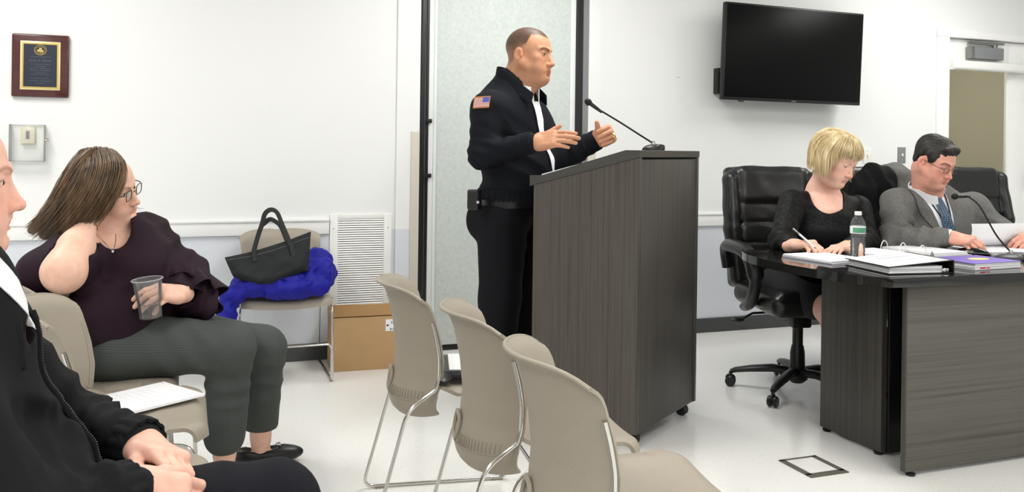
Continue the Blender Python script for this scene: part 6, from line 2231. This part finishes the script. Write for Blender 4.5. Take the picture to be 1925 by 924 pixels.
kn = SDF(); kn.ops += tp_.ops[:3]; kn.disp(lambda X, Y, Z: -.004 + 0 * X); kn.plane(_v((2.8852, 3.4266, 0.8392)), (0, 0, 1), .004)
sdf_obj('knit_body', kn, .009, 'black_knit', pbw)
sk = SDF()
sk.ell((HRb + HLb) / 2 + [0, 0, .03], (.19, .17, .12), RBb, k=0)
sk.cap(HRb, KRb + (HRb - KRb) * .22, .095, .078, k=.05); sk.cap(HLb, KLb + (HLb - KLb) * .22, .095, .078, k=.05)
sk.cap((HRb + HLb) / 2, (KRb + KLb) / 2 + (HRb - KRb) * .25, .08, .07, k=.05)
sk.disp(wob(14, .003, 5))
sdf_obj('skirt', sk, .010, 'skirt_grey', pbw)
for K_ in (KRb, KLb):
    s2 = SDF(); q = np.array([K_[0] + .2, K_[1] + .01, 0]); s2.ell(q + [0, -.02, .035], (.042, .11, .035), k=0); s2.ell(q + [.01, .07, .04], (.036, .045, .04), k=.02); s2.plane((0, 0, .003), (0, 0, -1), .003)
    sdf_obj('shoe', s2, .008, 'shoe_black', pbw)
for W_, E_, r_ in ((WLb, ELb, .0295), (WRb, ERb, .0295)):
    d = (W_ - E_) / np.linalg.norm(W_ - E_); a_ = np.cross(d, [0, 0, 1.]); a_ /= np.linalg.norm(a_); b2 = np.cross(d, a_)
    bm = B(); tube(bm, [Vector(W_ - d * .012 + (a_ * math.cos(t_) + b2 * math.sin(t_)) * r_ - BO) for t_ in np.linspace(0, 2 * math.pi, 24, endpoint=False)], .0022, 6, closed=True); obj('bracelet', bm, 'gold_ring', pbw)
bm = B(); bmesh.ops.create_icosphere(bm, subdivisions=2, radius=.005, matrix=T(*(bh.w((-.084, .002, -.045)) - BO))); obj('earring', bm, 'white_plastic', pbw)
# pen between thumb and forefinger
ptip = _v((2.5712, 3.0956, 0.7826))
pdir = _v((2.5319, 3.1850, 0.8534)) - ptip; pdir /= np.linalg.norm(pdir)
t = thing('pen', 'slim silver pen in the writing hand', 'pen', tuple(ptip))
bm = B(); tube(bm, [Vector(pdir * a) for a in (.012, .02, .03, .10)], [.0028, .0042, .0048, .0048], 10); obj('barrel', bm, 'aluminium', t)
bm = B(); tube(bm, [Vector(pdir * a) for a in (.0, .004, .012)], [.0004, .0012, .0028], 10); obj('nib', bm, 'black_plastic', t)
bm = B(); tube(bm, [Vector(pdir * a) for a in (.10, .135, .138)], [.0052, .0052, .003], 10); obj('cap', bm, 'brushed', t)

# ------------------------------------------------------------------ man in the grey suit reading
skin_mat('skin_ruddy', (226, 166, 146))
hair_mat('hair_black', (20, 18, 17), (48, 43, 40), .55, 70)
mat('suit_grey', (112, 111, 108), .85, spec=.2, bump=.3, bump_scale=420, vary=.12, vary_scale=70)
SO_ = np.array([3.63, 3.72, 0])
ps = person('man in a grey suit and patterned tie reading pages', (SO_[0], SO_[1], 0))
HO = _v((3.4939, 3.3484, 1.1676))
hf = np.array([.9367 * .46 - .3502 * .88, -.3502 * .46 - .9367 * .88, -.45])
HR = frame(hf, (0.04, -.1, 1))
sb = SDF()
sh_ = add_head(sb, HO, HR, .98, jowl=.008, lids=.0016)
sn = _v((3.5381, 3.4280, 0.9777))
sb.cap(sh_.w((0, -.03, -.06)), sn, .066, .075, k=.03); sb.cap(sh_.w((0, .02, -.09)), sn, .05, .06, k=.03)
SRs, ERs, WRs = _v((3.3717, 3.4582, 0.9423)), _v((3.2220, 3.3220, 0.7933)), _v((3.3505, 3.1031, 0.8122))
SLs, ELs, WLs = _v((3.8580, 3.4472, 0.9188)), _v((3.9076, 3.3219, 0.7965)), _v((3.8004, 3.0417, 0.8055))
RS = frame((.0, -1, 0), (0, 0, 1))
sb.ell(_v((3.6058, 3.4561, 0.7901)), (.17, .12, .2), RS, k=.05); sb.ell(SO_ + [0, 0, .62], (.16, .13, .16), k=.05); sb.cap(SRs, SLs, .055, .055, k=.04); sb.cap(_v((3.6058, 3.4561, 0.7901)), SO_ + [0, 0, .55], .12, .12, k=.05); sb.cap(SO_ + [-.1, 0, .52], SO_ + [.1, 0, .52], .08, .08, k=.04)
for S_, E_, W_ in ((SRs, ERs, WRs), (SLs, ELs, WLs)):
    sb.cap(S_, E_, .05, .044, k=.02); sb.cap(E_, W_, .044, .031, k=.02)
dS = _v((3.3731, 2.9773, 0.8051)) - WRs
q1, t1_ = add_hand(sb, WRs, dS, np.array([.25, .25, -.9]), True, 1.02, {'i': (30, 42, 20), 'm': (34, 46, 22), 'r': (38, 48, 24), 'p': (44, 50, 24)}, thumb=((.3, .75, .5), (.0, .85, .5), (-.1, .9, .4)), spread=.03, wr=.031)
dS2 = _v((3.6063, 2.9862, 0.7984)) - WLs
q2, t2_ = add_hand(sb, WLs, dS2, np.array([-.5, .2, -.5]), False, 1.02, {'all': (35, 48, 25)}, thumb=((.35, .75, .5), (.1, .85, .5), (.0, .9, .4)), spread=.03, wr=.031)
for a in (-1, 1):
    sb.chain([SO_ + [a * .1, 0, .5], SO_ + [a * .12, -.42, .52], SO_ + [a * .12, -.40, .1]], [.08, .06, .045], k=.03)
paint = head_paint(sh_, lip=(.84, .62, .58), brow=(.3, .25, .23), brow_t=.0055, blush=(1, .8, .77), lash_drop=.004)
bs = body_obj([sb], 'skin_ruddy', ps, [(HO - .15, HO + .15, .0028), hbox(q1, .11), hbox(q2, .11)], .014, paint)
add_eyes(sh_, bs, ps, (0, 1, -.5))
glasses(sh_, ps, ps, 'glasses_brown', w=.024, hh=.0135, r=.0013, y_=.108, z_=-.008)
hs = SDF(); lh = Loc(hs, HO, HR, .98)
lh.ell((0, -.018, .046), (.084, .103, .086), k=0)
lh.cap((-.045, .066, .088), (.045, .064, .084), .014, .014, k=.02)
for a in (-1, 1):
    lh.ell((a * .066, .022, .03), (.016, .028, .035), k=.015)
    lh.ell((a * .084, -.008, -.012), (.02, .024, .038), k=.006, sub=True)
lh.ell((0, -.06, -.015), (.066, .042, .045), k=.02)
lh.ell((0, .11, -.02), (.072, .07, .082), k=.010, sub=True)
lh.ell((0, .02, -.09), (.12, .12, .06), k=.01, sub=True)
hs.disp(folds(HO, HR @ _v((.9, -.4, .2)), 330, .0016, .25, 5)); hs.disp(wob(75, .0026, 6)); hs.disp(ridge(110, .002, 9))
hso = sdf_obj('hair', hs, .003, 'hair_black', ps)
def hp2(p): return tuple(lh.w(p))
# suit jacket
sj = SDF()
sj.ell(_v((3.6053, 3.4563, 0.8310)), (.215, .15, .18), RS, k=0)
sj.ell(_v((3.5918, 3.4400, 0.6291)), (.215, .18, .17), RS, k=.07)
sj.cap(SRs, SLs, .074, .074, k=.06)
sj.cap(_v((3.5751, 3.4889, 1.0342)), _v((3.6102, 3.4865, 0.9189)), .09, .15, k=.06)
for S_, E_, W_ in ((SRs, ERs, WRs), (SLs, ELs, WLs)):
    sj.cap(S_, E_, .078, .066, k=.05); sj.cap(E_, W_ + (E_ - W_) * .14, .07, .05, k=.035)
sj.disp(folds(ERs, (.6, .1, .5), 60, .012, .14, 3)); sj.disp(folds((ERs + WRs) / 2, WRs - ERs, 65, .009, .11, 4)); sj.disp(folds(SRs + [0, -.05, -.1], (.5, 0, .8), 40, .012, .15, 5)); sj.disp(folds(ELs, (.6, 0, .6), 70, .006, .12, 6)); sj.disp(wob(15, .003, 7)); sj.disp(ridge(55, .0035, 17))
sj0 = SDF(); sj0.ops = list(sj.ops)
sj.cap(_v((3.5257, 3.4006, 1.0704)), _v((3.5345, 3.4080, 1.0057)), .084, .078, k=.01, sub=True)
TS = list(sj.ops)
so_ = sdf_obj('suit_jacket', sj, .0075, 'suit_grey', ps)
NS_ = np.array([-.30, -.92, .25]); NS_ /= np.linalg.norm(NS_)
def spt(p, off):
    return hitsurf(_v(p), sj0, NS_, .25) + NS_ * off - SO_
# collar band standing round the neck
hb_ = sh_.w((0, -.03, -.06)); cn = (hb_ - sn) / np.linalg.norm(hb_ - sn); cc = hb_ * .35 + sn * .65
ca = np.cross(cn, [0, -1., 0]); ca /= np.linalg.norm(ca); cb2 = np.cross(cn, ca)
ff = np.array([.3, -.95, 0])
def cband(u, v):
    an = math.radians(30 + 300 * u)
    f0 = ff - cn * (cn @ ff); f0 = f0 / np.linalg.norm(f0); f1 = np.cross(cn, f0)
    d_ = f0 * math.cos(an) + f1 * math.sin(an)
    fr = max(0, d_ @ ff)
    return tuple(cc + cn * (-.035 + .06 * v) + d_ * (.084 + .004 * (1 - v)) - np.array([0, 0, .045 * fr]) - SO_)
bm = B(); shell(bm, cband, 48, 4, .004); obj('collar_band', bm, 'shirt_white', ps)
# shirt front, lapels, tie, lanyard lie on the chest surface along lines given in the chest plane
C0 = _v((3.4952, 3.3480, 1.0672)); C1 = _v((3.5434, 3.2659, 0.7889))
ux = np.cross(NS_, [0, 0, 1.]); ux = ux / np.linalg.norm(ux)
if ux[0] < 0: ux = -ux
def chestp(l, v): return C0 + (C1 - C0) * v + ux * l
def strip(name, l0, l1, v0, v1, off, m, parent, nu=6, nv_=16):
    """l0,l1: functions of v"""
    bm = B()
    shell(bm, lambda u, v: tuple(spt(chestp(l0(v0 + (v1 - v0) * v) * (1 - u) + l1(v0 + (v1 - v0) * v) * u, v0 + (v1 - v0) * v), off)), nu, nv_, .003)
    return obj(name, bm, m, parent)
shf = strip('shirt_front', lambda v: -.088 + .055 * v, lambda v: .075 - .045 * v, .0, 1.1, .004, 'shirt_white', ps)
mat('tie_blue', (58, 78, 108), .5, bump=.3, bump_scale=300)
def tie_mat():
    m = MATS['tie_blue']; nt = m.node_tree; b_ = nt.nodes['Principled BSDF']
    tc = nt.nodes.new('ShaderNodeTexCoord'); mp = nt.nodes.new('ShaderNodeMapping'); mp.inputs['Rotation'].default_value = (0, .6, 0)
    br = nt.nodes.new('ShaderNodeTexChecker'); br.inputs['Scale'].default_value = 150
    br.inputs['Color1'].default_value = rgb(24, 32, 52); br.inputs['Color2'].default_value = rgb(96, 124, 150)
    nt.links.new(tc.outputs['Object'], mp.inputs['Vector']); nt.links.new(mp.outputs['Vector'], br.inputs['Vector']); nt.links.new(br.outputs['Color'], b_.inputs['Base Color'])
tie_mat()
tie = strip('tie', lambda v: -.016 - .016 * v, lambda v: .016 + .016 * v, .10, 1.12, .012, 'tie_blue', ps)
strip('tie_knot', lambda v: -.022 + .05 * v, lambda v: .022 - .05 * v, .03, .2, .020, 'tie_blue', tie, 5, 5)
for sd_, a0 in ((-1, -.088), (1, .075)):
    strip('lapel', lambda v, s_=sd_, b0=a0: b0 + s_ * (-.004) + (.055 if s_ < 0 else -.045) * v, lambda v, s_=sd_, b0=a0: b0 + s_ * (.062 * min(1, max(.15, 1 - abs(v - .42) * 1.3))) + (.055 if s_ < 0 else -.045) * v, -.04, 1.08, .010, 'suit_grey', so_, 5, 22)
    strip('shirt_collar', lambda v, s_=sd_: s_ * (.016 + .08 * v), lambda v, s_=sd_: s_ * (.078 - .05 * max(0, v - .02) * 4), .05, .22, .014, 'shirt_white', shf, 4, 6)
    strip('lanyard', lambda v, s_=sd_: s_ * (.062 - .058 * v) - .003, lambda v, s_=sd_: s_ * (.062 - .058 * v) + .003, .02, .85, .010, 'black_matte', ps, 2, 16)
bm = B(); p = spt(chestp(.085, .28), .016); box(bm, -.01, .01, -.001, .001, -.004, .004, .001, T(*p) @ RY(.5)); bmesh.ops.create_icosphere(bm, subdivisions=1, radius=.004, matrix=T(*p)); obj('lapel_pin', bm, 'chrome', so_)
for W_, E_ in ((WRs, ERs), (WLs, ELs)):
    d = (W_ - E_) / np.linalg.norm(W_ - E_)
    bm = B(); tube(bm, [Vector(W_ - d * .045 - SO_), Vector(W_ - d * .002 - SO_), Vector(W_ + d * .002 - SO_)], [.043, .040, .033], 22); obj('shirt_cuff', bm, 'shirt_white', ps)
st_ = SDF(); st_.ell(SO_ + [0, 0, .55], (.19, .18, .1), k=0)
for a in (-1, 1):
    st_.cap(SO_ + [a * .1, 0, .53], SO_ + [a * .12, -.40, .52], .095, .078, k=.05); st_.cap(SO_ + [a * .12, -.40, .52], SO_ + [a * .12, -.38, .1], .076, .062, k=.03)
st_.fn(lambda X, Y, Z: Z - .08 + 0 * X + 0 * Y, (2, 2, -.2), (5, 5, .09), .004, True)
sdf_obj('trousers', st_, .012, 'suit_grey', ps)
for a in (-1, 1):
    s2 = SDF(); q = SO_ + [a * .12, -.38, 0]; s2.ell(q + [0, -.07, .04], (.045, .12, .04), k=0); s2.ell(q + [0, .03, .05], (.04, .06, .05), k=.03); s2.plane((0, 0, .002), (0, 0, -1), .003); sdf_obj('shoe', s2, .009, 'shoe_black', ps)
# ------------------------------------------------------------------ coats over the chair behind
cth = thing('black_coat', 'black coat draped over the chair between the two seated people', 'coat', tuple(_v((3.4946, 3.7646, 0.8780)) * [1, 1, 0] + [0, 0, .7]))
cs = SDF(); L0 = _v(cth.location)
cs.chain([_v((3.4387, 3.8175, 1.0342)), _v((3.5139, 3.7894, 1.0932)), _v((3.5738, 3.7670, 1.0796))], [.04, .045, .05], k=.04)
cs.chain([_v((3.4600, 3.7882, 0.9921)), _v((3.4611, 3.7664, 0.8209)), _v((3.4617, 3.7449, 0.6796))], [.075, .08, .08], k=.05)
cs.chain([_v((3.5542, 3.7530, 1.0224)), _v((3.5552, 3.7312, 0.8222)), _v((3.5420, 3.7148, 0.6808))], [.07, .08, .08], k=.05)
cs.disp(folds(_v((3.4711, 3.7200, 0.8816)), (1, 0, .1), 60, .010, .25, 4)); cs.disp(ridge(60, .009, 5))
sdf_obj('coat_body', cs, .009, 'black_knit', cth)
cth2 = thing('grey_coat', 'grey coat folded over the chair top behind the suit shoulder', 'coat', tuple(_v((3.6518, 3.7592, 1.0509)) * [1, 1, 0] + [0, 0, .9]))
cs = SDF()
cs.chain([_v((3.5992, 3.8215, 1.0954)), _v((3.6678, 3.7959, 1.1023)), _v((3.7313, 3.7722, 1.0797))], [.035, .04, .035], k=.04)
cs.chain([_v((3.6516, 3.7593, 1.0655)), _v((3.6520, 3.7378, 0.9069))], [.06, .07], k=.05)
cs.disp(ridge(60, .008, 8))
sdf_obj('coat_body', cs, .009, 'suit_grey', cth2)
